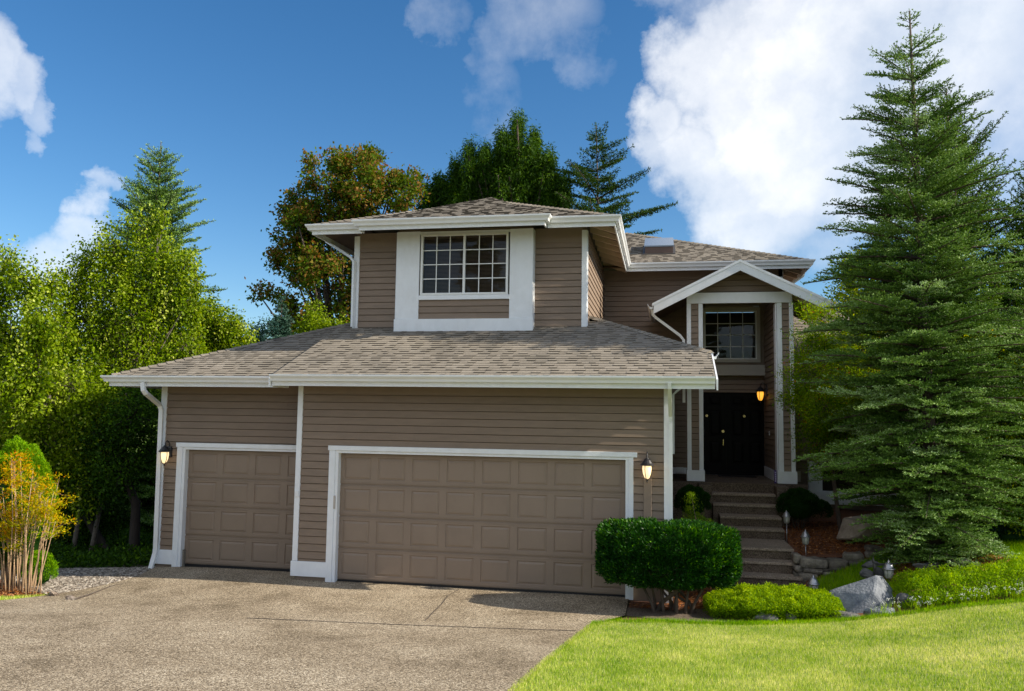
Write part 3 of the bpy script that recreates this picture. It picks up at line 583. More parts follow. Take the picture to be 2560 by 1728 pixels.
# ---- garage doors -----------------------------------------------------
def gdoor(x0, x1, z0, z1, Y, cols, rows, label=None):
    g = thing_part('garage_door', label)
    b = MB(); sh = (z1-z0)/rows; cw = (x1-x0)/cols
    for j in range(rows):
        a = z0+j*sh; t = a+sh
        for (q0, q1, dp) in ((a, a+.012, .016), (t-.012, t, .016)): b.quad((x0, Y+dp, q0), (x1, Y+dp, q0), (x1, Y+dp, q1), (x0, Y+dp, q1))
        b.quad((x0, Y+.016, a+.012), (x1, Y+.016, a+.012), (x1, Y, a+.016), (x0, Y, a+.016)); b.quad((x0, Y+.016, t-.012), (x1, Y+.016, t-.012), (x1, Y, t-.016), (x0, Y, t-.016))
        for zz in (a+.036, t-.036):   # raised bead beside each section joint
            b.box(x0+.01, x1-.01, Y-.005, Y+.003, zz-.005, zz+.005)
        lo, hi = a+.016, t-.016
        for i in range(cols):
            c0 = x0+i*cw; c1 = c0+cw; px0, px1, pz0, pz1 = c0+.06, c1-.06, lo+.062, hi-.060
            for (u0, u1, v0, v1) in ((c0, px0, lo, hi), (px1, c1, lo, hi), (px0, px1, lo, pz0), (px0, px1, pz1, hi)): b.quad((u0, Y, v0), (u1, Y, v0), (u1, Y, v1), (u0, Y, v1))
            ringpanel(b, px0, px1, pz0, pz1, Y, [(.010, .013), (.019, .013), (.048, .002)])
    b.box(x0, x1, Y+.02, Y+.05, z0, z1); b.build('door_panel', M_DOOR, g)
    s = MB(); s.box(x0-.01, x1+.01, Y-.006, Y+.06, z0-.05, z0-.002); s.build('bottom_seal', M_RUB, g)
    return g
def thing_part(name, label=None):
    o = bpy.data.objects.new(name, None); COL.objects.link(o); o.parent = H; ORG[o.name] = np.zeros(3)
    if label: o['label'] = label
    return o
d1 = gdoor(0.0, 4.88, .04, 2.185, .10, 8, 4, 'wide taupe garage door with eight columns of raised panels')
d2 = gdoor(-3.28, -.84+.15, .04, 2.15, .70, 4, 4, 'narrow taupe garage door with four columns of raised panels')
def doortrim(x0, x1, zt, Y, rightjamb=True):
    b = MB(); b.box(x0-.165, x0-.055, Y-.035, Y+.02, .0, zt+.045, bev=.004); b.box(x0-.055, x0, Y-.018, Y+.13, .0, zt+.0, bev=.003)
    b.box(x0-.185, x1+(.185 if rightjamb else 0), Y-.045, Y+.02, zt+.045, zt+.125, bev=.004); b.box(x0-.055, x1+(.055 if rightjamb else 0), Y-.02, Y+.13, zt, zt+.043, bev=.003)
    if rightjamb: b.box(x1+.055, x1+.125, Y-.035, Y+.02, .0, zt+.045, bev=.004); b.box(x1, x1+.055, Y-.018, Y+.13, .0, zt, bev=.003)
    return b.build('door_trim', M_TRIM, H)
doortrim(0, 4.88, 2.185, 0.0); doortrim(-3.28, -.78, 2.15, .6, False)
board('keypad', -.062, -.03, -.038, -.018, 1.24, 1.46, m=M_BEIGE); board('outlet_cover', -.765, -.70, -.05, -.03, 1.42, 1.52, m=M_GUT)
board('siding_cover_strip', 5.165, 5.29, -.03, -.004, .9, 1.90, m=M_SIDP)
# ---- roof --------------------------------------------------------------
def rz(y, e=-.6, z=3.5): return z+SL*(y-e)
UPV = (0, 1, SL)
def roofpart(polys, label=None, caps=()):
    b = MB()
    for i, (pl, ue, vs) in enumerate(polys): shingles(b, pl, ue, vs, seed=len(pl)*7+i+int(pl[0][0]*10))
    for i, (a, c) in enumerate(caps): hipcaps(b, a, c, i)
    o = b.build('roof', M_SHIN, H)
    if label: o['label'] = label
    return o
A = (-.97, -.62, rz(-.62)); B = (6.25, -.62, rz(-.62)); T = (6.25, .55, rz(.55)); C_ = (4.4, 2.4, rz(2.4)); D_ = (-.97, 2.4, rz(2.4))
roofpart([([A, B, T, C_, D_], (1, 0, 0), UPV), ([T, (6.25, 4.6, rz(.55)), (3.97, 4.6, rz(.55)+SL*2.28), (3.97, 2.83, rz(.55)+SL*2.28)], (0, 1, 0), (-1, 0, SL))], 'lower shingle roof over the wide garage bay', [(T, (3.97, 2.83, rz(2.83)))])
e0 = -.07
P1 = (-4.42, e0, 3.49); P2 = (-.99, e0, 3.49); P3 = (-.99, e0+3.43, 3.49+SL*3.43)
roofpart([([P1, P2, P3], (1, 0, 0), UPV), ([(-4.42, 8, 3.49), P1, P3, (-.65, 4.0, 3.49+SL*3.77), (-.65, 8, 3.49+SL*3.77)], (0, -1, 0), (1, 0, SL))], 'lower shingle roof over the narrow garage bay', [(P1, P3)])
UZ = 6.56
Q1 = (-1.31, 1.5, UZ); Q2 = (4.59, 1.5, UZ); rx = 1.64; run = 2.95; AP = (rx, 1.5+run, UZ+SL*run)
roofpart([([Q1, Q2, AP], (1, 0, 0), UPV), ([Q2, (4.59, 6.2, UZ), (rx, 6.2+run, UZ+SL*run), AP], (0, 1, 0), (-1, 0, SL)), ([(-1.31, 10, UZ), Q1, AP, (rx, 10, AP[2])], (0, -1, 0), (1, 0, SL)),
  ([(-.25, 1.27, UZ), (3.32, 1.27, UZ), (rx, 4.4, UZ+SL*3.13)], (1, 0, 0), UPV)], 'hipped shingle roof over the upper storey', [(Q1, AP), (Q2, AP)])
W1 = (4.59, 6.2, UZ); W2 = (8.8, 6.2, UZ); W3 = (4.4, 10.6, UZ+SL*4.4); W4 = (.19, 10.6, UZ+SL*4.4)
roofpart([([W1, W2, W3, W4], (1, 0, 0), UPV), ([W2, (8.8, 15, UZ), W3], (0, 1, 0), (-1, 0, SL)), ([(0, 15, UZ), (8.8, 15, UZ), W3, W4], (1, 0, 0), (0, -1, SL))], 'rear shingle roof with the skylight', [(W2, W3)])
gs = .5; gx, gz, gy = 7.08, 6.20, 4.2
roofpart([([(gx-1.79, gy, gz-.5*1.79), (gx-1.79, 6.8, gz-.5*1.79), (gx, 6.8, gz), (gx, gy, gz)], (0, 1, 0), (1, 0, gs)), ([(gx+1.79, gy, gz-.5*1.79), (gx, gy, gz), (gx, 6.8, gz), (gx+1.79, 6.8, gz-.5*1.79)], (0, 1, 0), (-1, 0, gs))], 'small gabled shingle roof over the entry')
roofpart([([(8.3, 5.3, 3.75), (14, 5.3, 3.75), (14, 9.8, 5.85), (8.3, 9.8, 5.85)], (1, 0, 0), (0, 1, .467))], 'low shingle roof of the right wing')
# rake boards
rk = MB()
for s in (-1, 1):
    for (y0, t0, t1, o) in ((gy-.035, .0, .055, 1.83), (gy-.022, .055, .235, 1.80)):
        rk.prism([(gx, y0, gz+.02-t0), (gx+s*o, y0, gz+.02-.5*o-t0), (gx+s*o, y0, gz+.02-.5*o-t1), (gx, y0, gz+.02-t1)], (0, .033-(y0-gy+.022), 0))
rk.build('rake_board', M_TRIM, H)
sf = MB()
for s in (-1, 1): sf.prism([(gx, gy+.02, gz-.055), (gx+s*1.78, gy+.02, gz-.89-.055), (gx+s*1.78, gy+.02, gz-.89-.075), (gx, gy+.02, gz-.075)], (0, 2.6, 0))
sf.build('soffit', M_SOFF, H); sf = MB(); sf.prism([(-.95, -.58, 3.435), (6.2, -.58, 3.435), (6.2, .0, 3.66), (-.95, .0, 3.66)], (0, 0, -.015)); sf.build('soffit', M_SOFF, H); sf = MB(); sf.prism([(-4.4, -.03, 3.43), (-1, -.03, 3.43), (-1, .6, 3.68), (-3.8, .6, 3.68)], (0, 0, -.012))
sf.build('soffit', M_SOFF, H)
for (x0, x1) in ((-.94, -.92), ):
    board('rake_board', -.985, -.962, -.60, -.02, 3.29, 3.50)
b = MB(); b.prism([(6.262, -.70, 3.455), (6.262, .50, 3.93), (6.262, .50, 3.78), (6.262, -.70, 3.29)], (.024, 0, 0)); b.build('rake_board', M_TRIM, H)
b = MB(); b.prism([(-.994, -.70, 3.44), (-.994, .0, 3.72), (-.994, .0, 3.6), (-.994, -.70, 3.28)], (.02, 0, 0)); b.build('rake_board', M_TRIM, H)
def gutter(path, z, label=None, fasc=True):
    b = MB(); sweep(b, [(x, y, z) for x, y in path], GP); g = b.build('gutter', M_GUT, H)
    if fasc:
        f = MB(); sweep(f, [(x, y, z) for x, y in path], FP); f.build('fascia', M_TRIM, H)
    return g
gutter([(-.965, -.62), (6.245, -.62)], 3.495)
gutter([(-4.42, 8), (-4.42, -.07), (-.98, -.07)], 3.485)
gutter([(6.25, .5), (6.25, 4.55)], 3.955)
gutter([(-1.31, 8), (-1.31, 1.5), (-.30, 1.5)], UZ-.005); gutter([(3.36, 1.5), (4.59, 1.5), (4.59, 6.2), (8.8, 6.2), (8.8, 13)], UZ-.005)
gutter([(-.25, 1.5), (-.25, 1.27), (3.32, 1.27), (3.32, 1.5)], UZ-.004)
gutter([(5.285, 6.7), (5.285, 4.2)], 5.295, fasc=False); gutter([(8.875, 4.2), (8.875, 6.7)], 5.295, fasc=False)
gutter([(8.3, 5.3), (14, 5.3)], 3.75)
# rafters and sloped soffit under the upper eaves
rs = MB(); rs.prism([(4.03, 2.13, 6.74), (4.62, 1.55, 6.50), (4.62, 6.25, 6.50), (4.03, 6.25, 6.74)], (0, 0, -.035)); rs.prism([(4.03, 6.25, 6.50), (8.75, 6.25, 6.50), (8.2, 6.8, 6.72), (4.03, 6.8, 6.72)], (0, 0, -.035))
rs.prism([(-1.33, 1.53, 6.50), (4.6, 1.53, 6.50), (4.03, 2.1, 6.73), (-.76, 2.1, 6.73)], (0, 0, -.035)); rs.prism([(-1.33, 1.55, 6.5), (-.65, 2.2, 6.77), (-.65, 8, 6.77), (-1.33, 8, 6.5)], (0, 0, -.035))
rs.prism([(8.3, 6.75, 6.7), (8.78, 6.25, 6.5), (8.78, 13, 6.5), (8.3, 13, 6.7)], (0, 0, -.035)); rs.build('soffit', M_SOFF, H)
for k in range(8):
    y = 2.15+k*.6; b = MB(); b.prism([(4.04, y, 6.69), (4.61, y, 6.455), (4.61, y, 6.37), (4.04, y, 6.56)], (0, .045, 0)); b.build('rafter', M_RAFT, H)
for k in range(3):
    y = 6.45+k*.6; b = MB(); b.prism([(8.32, y, 6.65), (8.77, y, 6.455), (8.77, y, 6.37), (8.32, y, 6.52)], (0, .045, 0)); b.build('rafter', M_RAFT, H)
for k in range(4):
    y = 4.75+k*.6; b = MB(); b.prism([(8.2, y, 5.56), (8.83, y, 5.24), (8.83, y, 5.15), (8.2, y, 5.44)], (0, .04, 0)); b.build('rafter', M_RAFT, H)
b = MB(); b.box(3.96, 8.3, 6.76, 6.8, 6.28, 6.5); b.build('frieze_board', M_SIDP, H)
board('corner_board', 8.2, 8.31, 6.76, 6.8, 3.9, 6.5)
# entry beam, posts, trims
board('beam', 5.985, 8.175, 4.60, 4.655, 5.352, 5.585)
for nm_, x0, x1, z0, z1 in (('post_trim', 5.985, 6.075, 1.76, 5.352), ('post_trim', 6.235, 6.325, 1.76, 5.352), ('post_trim', 7.865, 7.965, 1.78, 5.352), ('post_trim', 8.115, 8.2, 1.78, 5.352)):
    board(nm_, x0, x1, 4.628, 4.668, z0, z1)
board('post_trim', 7.838, 7.862, 4.67, 4.97, 1.78, 5.35); board('post_trim', 6.302, 6.325, 4.672, 4.72, 1.76, 5.35); board('post_trim', 6.302, 6.322, 4.94, 4.98, 1.76, 5.35)
board('post_base', 5.97, 6.345, 4.59, 5.0, 1.53, 1.76); board('post_base', 7.83, 8.225, 4.59, 5.0, 1.53, 1.78); board('base_board', 7.835, 7.865, 5.0, 6.95, 1.53, 1.76)
board('base_board', 4.1, 6.3, 6.765, 6.795, 1.53, 1.68)
vt = MB(); vt.box(5.78, 5.96, 6.74, 6.765, 1.54, 1.69, bev=.005)
for k in range(4): vt.box(5.80, 5.94, 6.73, 6.745, 1.56+k*.03, 1.575+k*.03)
vt.build('wall_vent', M_GUT, H)
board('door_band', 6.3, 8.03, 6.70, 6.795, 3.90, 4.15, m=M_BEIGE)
# windows ------------------------------------------------------------------
def window(x0, x1, z0, z1, Y, cols, rows, label, fw=.05, slider=False, blinds=False, parent=None, outer=.0, om=None):
    wv = thing_part('window', label)
    f = MB(); 
    if outer: 
        o_ = outer
        for bx in ((x0-o_, x0, z0-o_, z1+o_), (x1, x1+o_, z0-o_, z1+o_), (x0, x1, z1, z1+o_), (x0, x1, z0-o_, z0)): f.box(bx[0], bx[1], Y-.045, Y+.0, bx[2], bx[3], bev=.003)
    fo = f.build('casing', om or M_TRIM, wv) if outer else None
    f = MB()
    for bx in ((x0, x0+fw, z0, z1), (x1-fw, x1, z0, z1), (x0+fw, x1-fw, z1-fw, z1), (x0+fw, x1-fw, z0, z0+fw)): f.box(bx[0], bx[1], Y-.02, Y+.07, bx[2], bx[3], bev=.004)
    if slider: xm = (x0+x1)/2; f.box(xm-.022, xm+.022, Y-.012, Y+.05, z0+fw, z1-fw, bev=.003)
    f.build('frame', M_MUNT, wv)
    a0, a1, b0, b1 = x0+fw, x1-fw, z0+fw, z1-fw; mu = MB()
    halves = [(a0, xm-.022), (xm+.022, a1)] if slider else [(a0, a1)]
    for (h0, h1) in halves:
        for i in range(1, cols): x = h0+(h1-h0)*i/cols; mu.box(x-.0085, x+.0085, Y+.018, Y+.030, b0, b1)
        for j in range(1, rows): z = b0+(b1-b0)*j/rows; mu.box(h0, h1, Y+.0165, Y+.0285, z-.0085, z+.0085)
    mu.build('muntins', M_MUNT, wv)
    g = MB(); g.quad((a0, Y+.034, b0), (a1, Y+.034, b0), (a1, Y+.034, b1), (a0, Y+.034, b1)); g.build('pane', M_GLASS, wv)
    i = MB(); i.box(a0-.02, a1+.02, Y+.30, Y+.32, b0-.02, b1+.02); i.quad((a0, Y+.05, b0), (a1, Y+.05, b0), (a1, Y+.3, b0), (a0, Y+.3, b0)); i.build('room', M_INT, wv)
    if blinds:
        s = MB(); n = int((b1-b0)/.026)
        for k in range(n): z = b0+.01+k*.026; s.add([(a0+.01, Y+.085, z), (a1-.01, Y+.085, z), (a1-.01, Y+.10, z+.019), (a0+.01, Y+.10, z+.019)], [(0, 1, 2, 3)])
        s.box(a0+.01, a1-.01, Y+.07, Y+.11, b1-.04, b1); s.build('blinds', M_BLIND, wv)
    return wv
window(.80, 2.55, 5.185, 6.40, 1.85, 3, 4, 'wide white grid window of the upper storey with blinds', slider=True, blinds=True, fw=.042)
board('window_sill', .77, 2.58, 1.835, 1.885, 5.095, 5.183); board('window_head', .77, 2.58, 1.842, 1.885, 6.402, 6.45, m=M_TRIM)
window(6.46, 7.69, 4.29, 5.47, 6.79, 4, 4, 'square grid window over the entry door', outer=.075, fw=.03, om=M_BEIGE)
# front door ------------------------------------------------------------------
fdr = thing_part('front_door', 'black panelled double entry door')
b = MB(); Yd = 7.02
for s in (0, 1):
    x0 = 6.06+s*.93; x1 = x0+.92; stile = .12; cw = (x1-x0-3*stile)/2; rows_ = [(1.56, 1.80), (1.80, 2.32), (2.32, 2.45), (2.45, 3.07), (3.07, 3.19), (3.19, 3.40), (3.40, 3.56)]
    xs_ = [x0, x0+stile, x0+stile+cw, x0+2*stile+cw, x0+2*stile+2*cw, x1]
    for i in range(5):
        for j, (q0, q1) in enumerate(rows_):
            if i in (1, 3) and j in (1, 3, 5): ringpanel(b, xs_[i], xs_[i+1], q0, q1, Yd, [(.012, .014), (.03, .014), (.06, .002)])
            else: b.quad((xs_[i], Yd, q0), (xs_[i+1], Yd, q0), (xs_[i+1], Yd, q1), (xs_[i], Yd, q1))
    b.box(x0, x1, Yd+.018, Yd+.05, 1.56, 3.56)
b.box(6.97, 7.0, Yd-.015, Yd+.0, 1.56, 3.56); b.build('door_leaf', M_BLACK, fdr)
b = MB(); b.box(6.0, 6.06, 6.95, 7.05, 1.53, 3.62); b.box(7.91, 7.97, 6.95, 7.05, 1.53, 3.62); b.box(6.06, 7.91, 6.95, 7.05, 3.56, 3.62); b.box(6.06, 7.91, 6.96, 7.05, 1.53, 1.56); b.build('door_frame', M_BLACK, fdr)
hd = MB()
def disc(mb, x, y, z, r, t=.02, n=14): mb.add([(x+r*math.cos(k*6.2832/n), yy, z+r*math.sin(k*6.2832/n)) for yy in (y-t, y) for k in range(n)], [tuple(range(n)), tuple(range(n, 2*n))]+[(k, (k+1) % n, n+(k+1) % n, n+k) for k in range(n)])
disc(hd, 6.90, Yd, 2.56, .034, .03); hd.build('deadbolt', M_BRASS, fdr); hd = MB(); hd.tube([(6.90, Yd-.02, 2.40), (6.90, Yd-.06, 2.37), (6.90, Yd-.06, 2.22), (6.90, Yd-.02, 2.18)], .012, 6); hd.build('door_handle', M_BRASS, fdr)
for x_ in (6.52, 7.40):
    hd = MB(); disc(hd, x_, Yd, 2.93, .032); hd.build('door_knocker', M_BRASS, fdr)
board('doorbell', 7.845, 7.86, 6.0, 6.04, 2.5, 2.6, m=M_GUT)
# skylight ------------------------------------------------------------------
sk = thing_part('skylight', 'flat glass skylight on a brown curb')
def ry(y): return UZ+SL*(y-6.2)
b = MB(); X0, X1, Ya, Yb = 5.03, 5.73, 7.3, 8.35
def slab(mb, x0, x1, ya, yb, h0, h1):
    mb.add([(x, y, ry(y)+h) for h in (h0, h1) for y in (ya, yb) for x in (x0, x1)], [(0, 1, 3, 2), (4, 5, 7, 6), (0, 1, 5, 4), (2, 3, 7, 6), (0, 2, 6, 4), (1, 3, 7, 5)])
slab(b, X0, X1, Ya, Yb, -.02, .20); b.build('curb', paint('skylight_curb', (.10, .06, .045), .5), sk)
b = MB(); slab(b, X0-.02, X1+.02, Ya-.02, Yb+.02, .201, .235); b.build('lens', paint('skylight_lens', (.16, .20, .25), .12, .02), sk)
b = MB(); slab(b, X0-.06, X1+.06, Ya-.06, Yb+.06, .01, .03); b.build('flashing', paint('flashing', (.05, .045, .04), .5), sk)
# downspouts ------------------------------------------------------------------
def down(path, label=None, wd=.052):
    b = MB(); b.tube(path, wd, 4, rot=math.pi/4, flat=.8)
    o = b.build('downspout', M_GUT, H)
    if label: o['label'] = label
    return o
down([tuple(at(324, 868, -.14)), tuple(at(326, 886, -.14)), tuple(at(331, 893, -.10)), tuple(at(362, 919, .46)), tuple(at(366, 930, .50)), tuple(at(353, 1250, .50)), tuple(at(350, 1262, .48)), tuple(at(336, 1310, .33))], 'downspout left of the narrow garage door')
down([(5.57, -.70, 3.40), (5.57, -.68, 3.32), (5.585, -.10, 2.90), (5.59, -.075, 2.8), (5.59, -.075, -.0)], 'downspout at the right garage corner', .04)
down([(6.30, 2.3, 3.86), (6.27, 2.3, 3.78), (5.72, 2.2, 3.36), (5.66, 2.2, 3.30), (5.66, 2.2, 2.2)], None, .035)
down([(5.25, 4.5, 5.2), (5.26, 4.5, 5.10), (5.32, 4.5, 5.04), (5.84, 4.66, 4.66), (5.92, 4.66, 4.56), (5.92, 4.66, 3.2)], 'downspout left of the entry gable', .04)
down([tuple(at(736, 538, 2.5)), tuple(at(742, 549, 2.5)), tuple(at(796, 584, 2.06)), tuple(at(804, 594, 2.02)), tuple(at(800, 742, 2.02))], 'downspout at the left corner of the upper storey', .045)
down([(8.86, 7.2, 6.45), (8.84, 7.2, 6.36), (8.4, 7.2, 6.05)], None, .04)
# right wing window box
wb = thing_part('window', 'white framed window low on the right wing')
b = MB(); b.box(8.66, 8.95, 5.86, 5.98, 1.28, 1.95, bev=.004); b.box(8.95, 10.9, 5.86, 5.98, 1.84, 1.95, bev=.004); b.box(8.55, 11.1, 5.78, 5.98, 1.02, 1.30, bev=.004); b.box(10.9, 11.1, 5.86, 5.98, 1.28, 1.95, bev=.004); b.build('frame', M_TRIM, wb)
b = MB(); b.box(8.96, 10.9, 5.94, 5.99, 1.30, 1.84); b.build('pane', paint('dark_pane', (.02, .015, .012), .2), wb)
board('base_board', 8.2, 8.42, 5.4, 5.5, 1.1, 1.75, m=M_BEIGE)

# steps and porch slab ----------------------------------------------------------
st = thing('front_steps', (7.1, 4.0, 0), 'exposed aggregate concrete steps rising to the entry porch', 'steps')
b = MB()
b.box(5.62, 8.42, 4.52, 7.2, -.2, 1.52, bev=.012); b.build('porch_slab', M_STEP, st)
fr = [(1.33, 4.24, 6.47, 7.74), (1.14, 3.95, 6.47, 7.74), (.95, 3.52, 6.58, 7.75), (.76, 3.22, 6.62, 7.76), (.57, 2.12, 6.66, 7.76), (.38, 1.82, 6.66, 7.78), (.19, 1.52, 6.66, 7.80)]
prev = 4.52
for z, y, x0, x1 in fr:
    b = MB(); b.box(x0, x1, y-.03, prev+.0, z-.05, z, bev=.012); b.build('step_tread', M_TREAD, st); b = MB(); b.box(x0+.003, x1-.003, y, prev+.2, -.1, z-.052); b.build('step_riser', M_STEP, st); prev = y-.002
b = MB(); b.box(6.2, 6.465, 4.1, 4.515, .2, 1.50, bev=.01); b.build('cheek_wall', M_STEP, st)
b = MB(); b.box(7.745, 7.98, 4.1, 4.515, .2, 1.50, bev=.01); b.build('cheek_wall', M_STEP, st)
mt = MB(); mt.box(6.75, 7.6, 6.3, 6.85, 1.522, 1.54, bev=.006); o = mt.build('door_mat', M_RUB); props(o, 'thin black mat lying before the double door', 'mat')
pc = thing('slim_carton', (7.80, 4.72, 1.524), 'slim purple carton standing on the porch by the right post', 'carton')
b = MB(); b.box(7.775, 7.825, 4.70, 4.74, 1.524, 1.80, bev=.004); b.build('body', M_PURP, pc)
b = MB()
for k in range(5): b.box(7.785+.004*(k % 2), 7.815, 4.692, 4.6985, 1.56+k*.045, 1.585+k*.045)
b.box(7.797, 7.803, 4.6905, 4.6925, 1.56, 1.765)
b.build('printed_mark', paint('carton_print', (.45, .4, .6), .5), pc)

# ---------------------------------------------------------------- lanterns
def wall_lantern(loc, label, glow, ax=(0, -1), hook=True):
    t = thing('wall_lantern', loc, label, 'wall lamp', 'wall lanterns on the house')
    ox, oy, oz = loc; dx, dy = ax    # loc = centre of the glass; wall lies at -ax
    b = MB(); wx, wy = ox-dx*.15, oy-dy*.15
    b.lathe(wx, wy, [(.001, oz-.02), (.05, oz-.02), (.055, oz), (.055, oz+.16), (.05, oz+.18), (.001, oz+.18)], 10); b.build('back_plate', M_IRON, t)
    b = MB(); b.tube([(wx, wy, oz+.12), (wx+dx*.02, wy+dy*.02, oz+.24), (ox-dx*.06, oy-dy*.06, oz+.29), (ox-dx*.015, oy-dy*.015, oz+.27), (ox, oy, oz+.20)], .010, 7); b.build('arm', M_IRON, t)
    b = MB(); b.lathe(ox, oy, [(.001, oz+.215), (.02, oz+.205), (.024, oz+.19), (.055, oz+.165), (.085, oz+.12), (.108, oz+.10), (.108, oz+.085), (.08, oz+.08), (.001, oz+.08)], 12); b.build('cap', M_IRON, t)
    b = MB(); b.lathe(ox, oy, [(.001, oz+.079), (.072, oz+.079), (.076, oz+.03), (.066, oz-.04), (.044, oz-.10), (.02, oz-.125), (.001, oz-.125)], 18); b.build('glass', glow, t, True)
    b = MB()
    for k in range(4):
        a = math.pi/4*1+k*math.pi/2+.35; b.tube([(ox+r*math.cos(a), oy+r*math.sin(a), oz+z) for r, z in ((.078, .08), (.082, .03), (.071, -.04), (.048, -.105), (.02, -.135))], .006, 5)
    b.lathe(ox, oy, [(.001, oz-.125), (.028, oz-.127), (.022, oz-.145), (.008, oz-.155), (.012, oz-.17), (.001, oz-.185)], 8); b.build('cage', M_IRON, t)
    return t
wall_lantern((5.225, -.165, 2.03), 'lit black lantern on the wall right of the wide garage door', M_GLOW)
wall_lantern((-3.61, .435, 2.02), 'lit black lantern on the wall left of the narrow garage door', M_GLOW)
wall_lantern((7.70, 6.3, 3.42), 'lit amber lantern hanging beside the black entry door', M_GLOW2, ax=(-1, 0))
M_PEW = paint('pewter_cap', (.40, .40, .42), .4, .08, 12, metal=.85); M_FROST = paint('frosted_glass', (.46, .46, .42), .35, .05)
def path_light(px, py, Y, label, s=1.0):
    """px, py: the cap's brim on the view"""
    q = at(px, py, Y); x, y, zt = float(q[0]), float(q[1]), float(q[2])-.155*s
    z0 = float(max(terr(x, y), g1(x, y))) if y > 1.7 else g1(x, y)
    t = thing('path_light', (x, y, z0), label, 'path light', 'garden path lights')
    b = MB(); b.tube([(x, y, z0-.1), (x, y, zt)], .011*s, 8); b.build('stake', M_PEW, t, True)
    b = MB(); b.lathe(x, y, [(.001, zt), (.035*s, zt+.002), (.055*s, zt+.03*s), (.064*s, zt+.09*s), (.068*s, zt+.15*s), (.001, zt+.15*s)], 14); b.build('glass', M_FROST, t, True)
    b = MB(); b.lathe(x, y, [(.001, zt+.151*s), (.094*s, zt+.149*s), (.096*s, zt+.158*s), (.078*s, zt+.168*s), (.070*s, zt+.19*s), (.058*s, zt+.222*s), (.036*s, zt+.247*s), (.014*s, zt+.256*s), (.015*s, zt+.27*s), (.006*s, zt+.283*s), (.001, zt+.30*s)], 18); b.build('cap', M_PEW, t, True)
    b = MB()
    for k in range(6):
        a = k*math.pi/3; b.tube([(x+r*s*math.cos(a), y+r*s*math.sin(a), z) for r, z in ((.036, zt+.0), (.058, zt+.03*s), (.067, zt+.09*s), (.071, zt+.15*s))], .004, 4)
    b.build('cage', M_PEW, t)
path_light(1785, 1172, 3.0, 'dim path light farthest up beside the steps, before the round shrub', .85)
path_light(1828, 1218, 1.98, 'pale path light standing in bark behind the stone wall', .9)
path_light(1846, 1325, .62, 'path light rising behind the bright green ground cover', 1.0)
path_light(2017, 1291, .55, 'path light rising behind the large grey boulder', 1.0)

# ---------------------------------------------------------------- rocks
def rockmat(name, c0, c1, sc=7):
    m, Nn, Lk, b = newmat(name); tc = Nn.new('ShaderNodeTexCoord'); nz = Nn.new('ShaderNodeTexNoise'); nz.inputs['Scale'].default_value = sc; nz.inputs['Detail'].default_value = 10; nz.inputs['Roughness'].default_value = .68; Lk.new(tc.outputs['Object'], nz.inputs['Vector'])
    r = ramp(Nn, [(.32, c0), (.68, c1)]); Lk.new(nz.outputs['Fac'], r.inputs[0]); b.inputs['Roughness'].default_value = .8
    a = Nn.new('ShaderNodeAttribute'); a.attribute_name = 'rnd'; mr = Nn.new('ShaderNodeMapRange'); Lk.new(a.outputs['Fac'], mr.inputs[0]); mr.inputs[3].default_value = .6; mr.inputs[4].default_value = 1.4; h = Nn.new('ShaderNodeVectorMath'); h.operation = 'SCALE'; Lk.new(r.outputs[0], h.inputs[0]); Lk.new(mr.outputs[0], h.inputs['Scale']); Lk.new(h.outputs[0], b.inputs['Base Color'])
    n4 = Nn.new('ShaderNodeTexNoise'); n4.inputs['Scale'].default_value = 26; n4.inputs['Detail'].default_value = 8; Lk.new(tc.outputs['Object'], n4.inputs['Vector'])
    bp = Nn.new('ShaderNodeBump'); bp.inputs['Distance'].default_value = .018; Lk.new(n4.outputs['Fac'], bp.inputs['Height']); Lk.new(bp.outputs[0], b.inputs['Normal']); return m
M_RG = rockmat('blue_grey_rock', (.085, .10, .125), (.27, .29, .32), 5); M_RD = rockmat('dark_basalt', (.05, .05, .055), (.16, .155, .15)); M_RB = rockmat('brown_wall_rock', (.07, .06, .05), (.27, .24, .195), 9); M_RT = rockmat('tan_granite', (.20, .155, .12), (.46, .38, .31), 6)
def rock_bm(pts, rough=.03, sub=2, seed=0):
    bm = bmesh.new()
    for p in pts: bm.verts.new(p)
    r = bmesh.ops.convex_hull(bm, input=bm.verts[:]); bmesh.ops.delete(bm, geom=[g for g in r['geom_interior'] if isinstance(g, bmesh.types.BMVert)], context='VERTS')
    bmesh.ops.bevel(bm, geom=bm.edges[:], offset=.02, segments=1, affect='EDGES')
    bmesh.ops.triangulate(bm, faces=bm.faces[:]); bmesh.ops.subdivide_edges(bm, edges=bm.edges[:], cuts=sub, use_grid_fill=True)
    for v in bm.verts:
        p = v.co*5+Vector((seed, seed*2, 0)); v.co += Vector((noise.noise(p), noise.noise(p+Vector((7, 0, 0))), noise.noise(p+Vector((0, 9, 0)))))*rough
    return bm
def rock_pts(cx, cy, cz, sx, sy, sz, seed, n=13):
    rr = random.Random(seed); o = []
    for k in range(n):
        v = Vector((rr.gauss(0, 1), rr.gauss(0, 1), rr.gauss(0, 1))).normalized(); q = rr.uniform(.8, 1.1); o.append((cx+v.x*sx*q, cy+v.y*sy*q, cz+v.z*sz*q))
    return o
def rock(name, c, s, seed, m, label, rough=.03, pts=None, group=None, cat='rock'):
    b = MB(); b.bm(rock_bm(pts or rock_pts(*c, *s, seed), rough, seed=seed)); o = b.build(name, m); return props(o, label, cat, group)
bp_ = at
def zg(x, y): return g1(x, y)
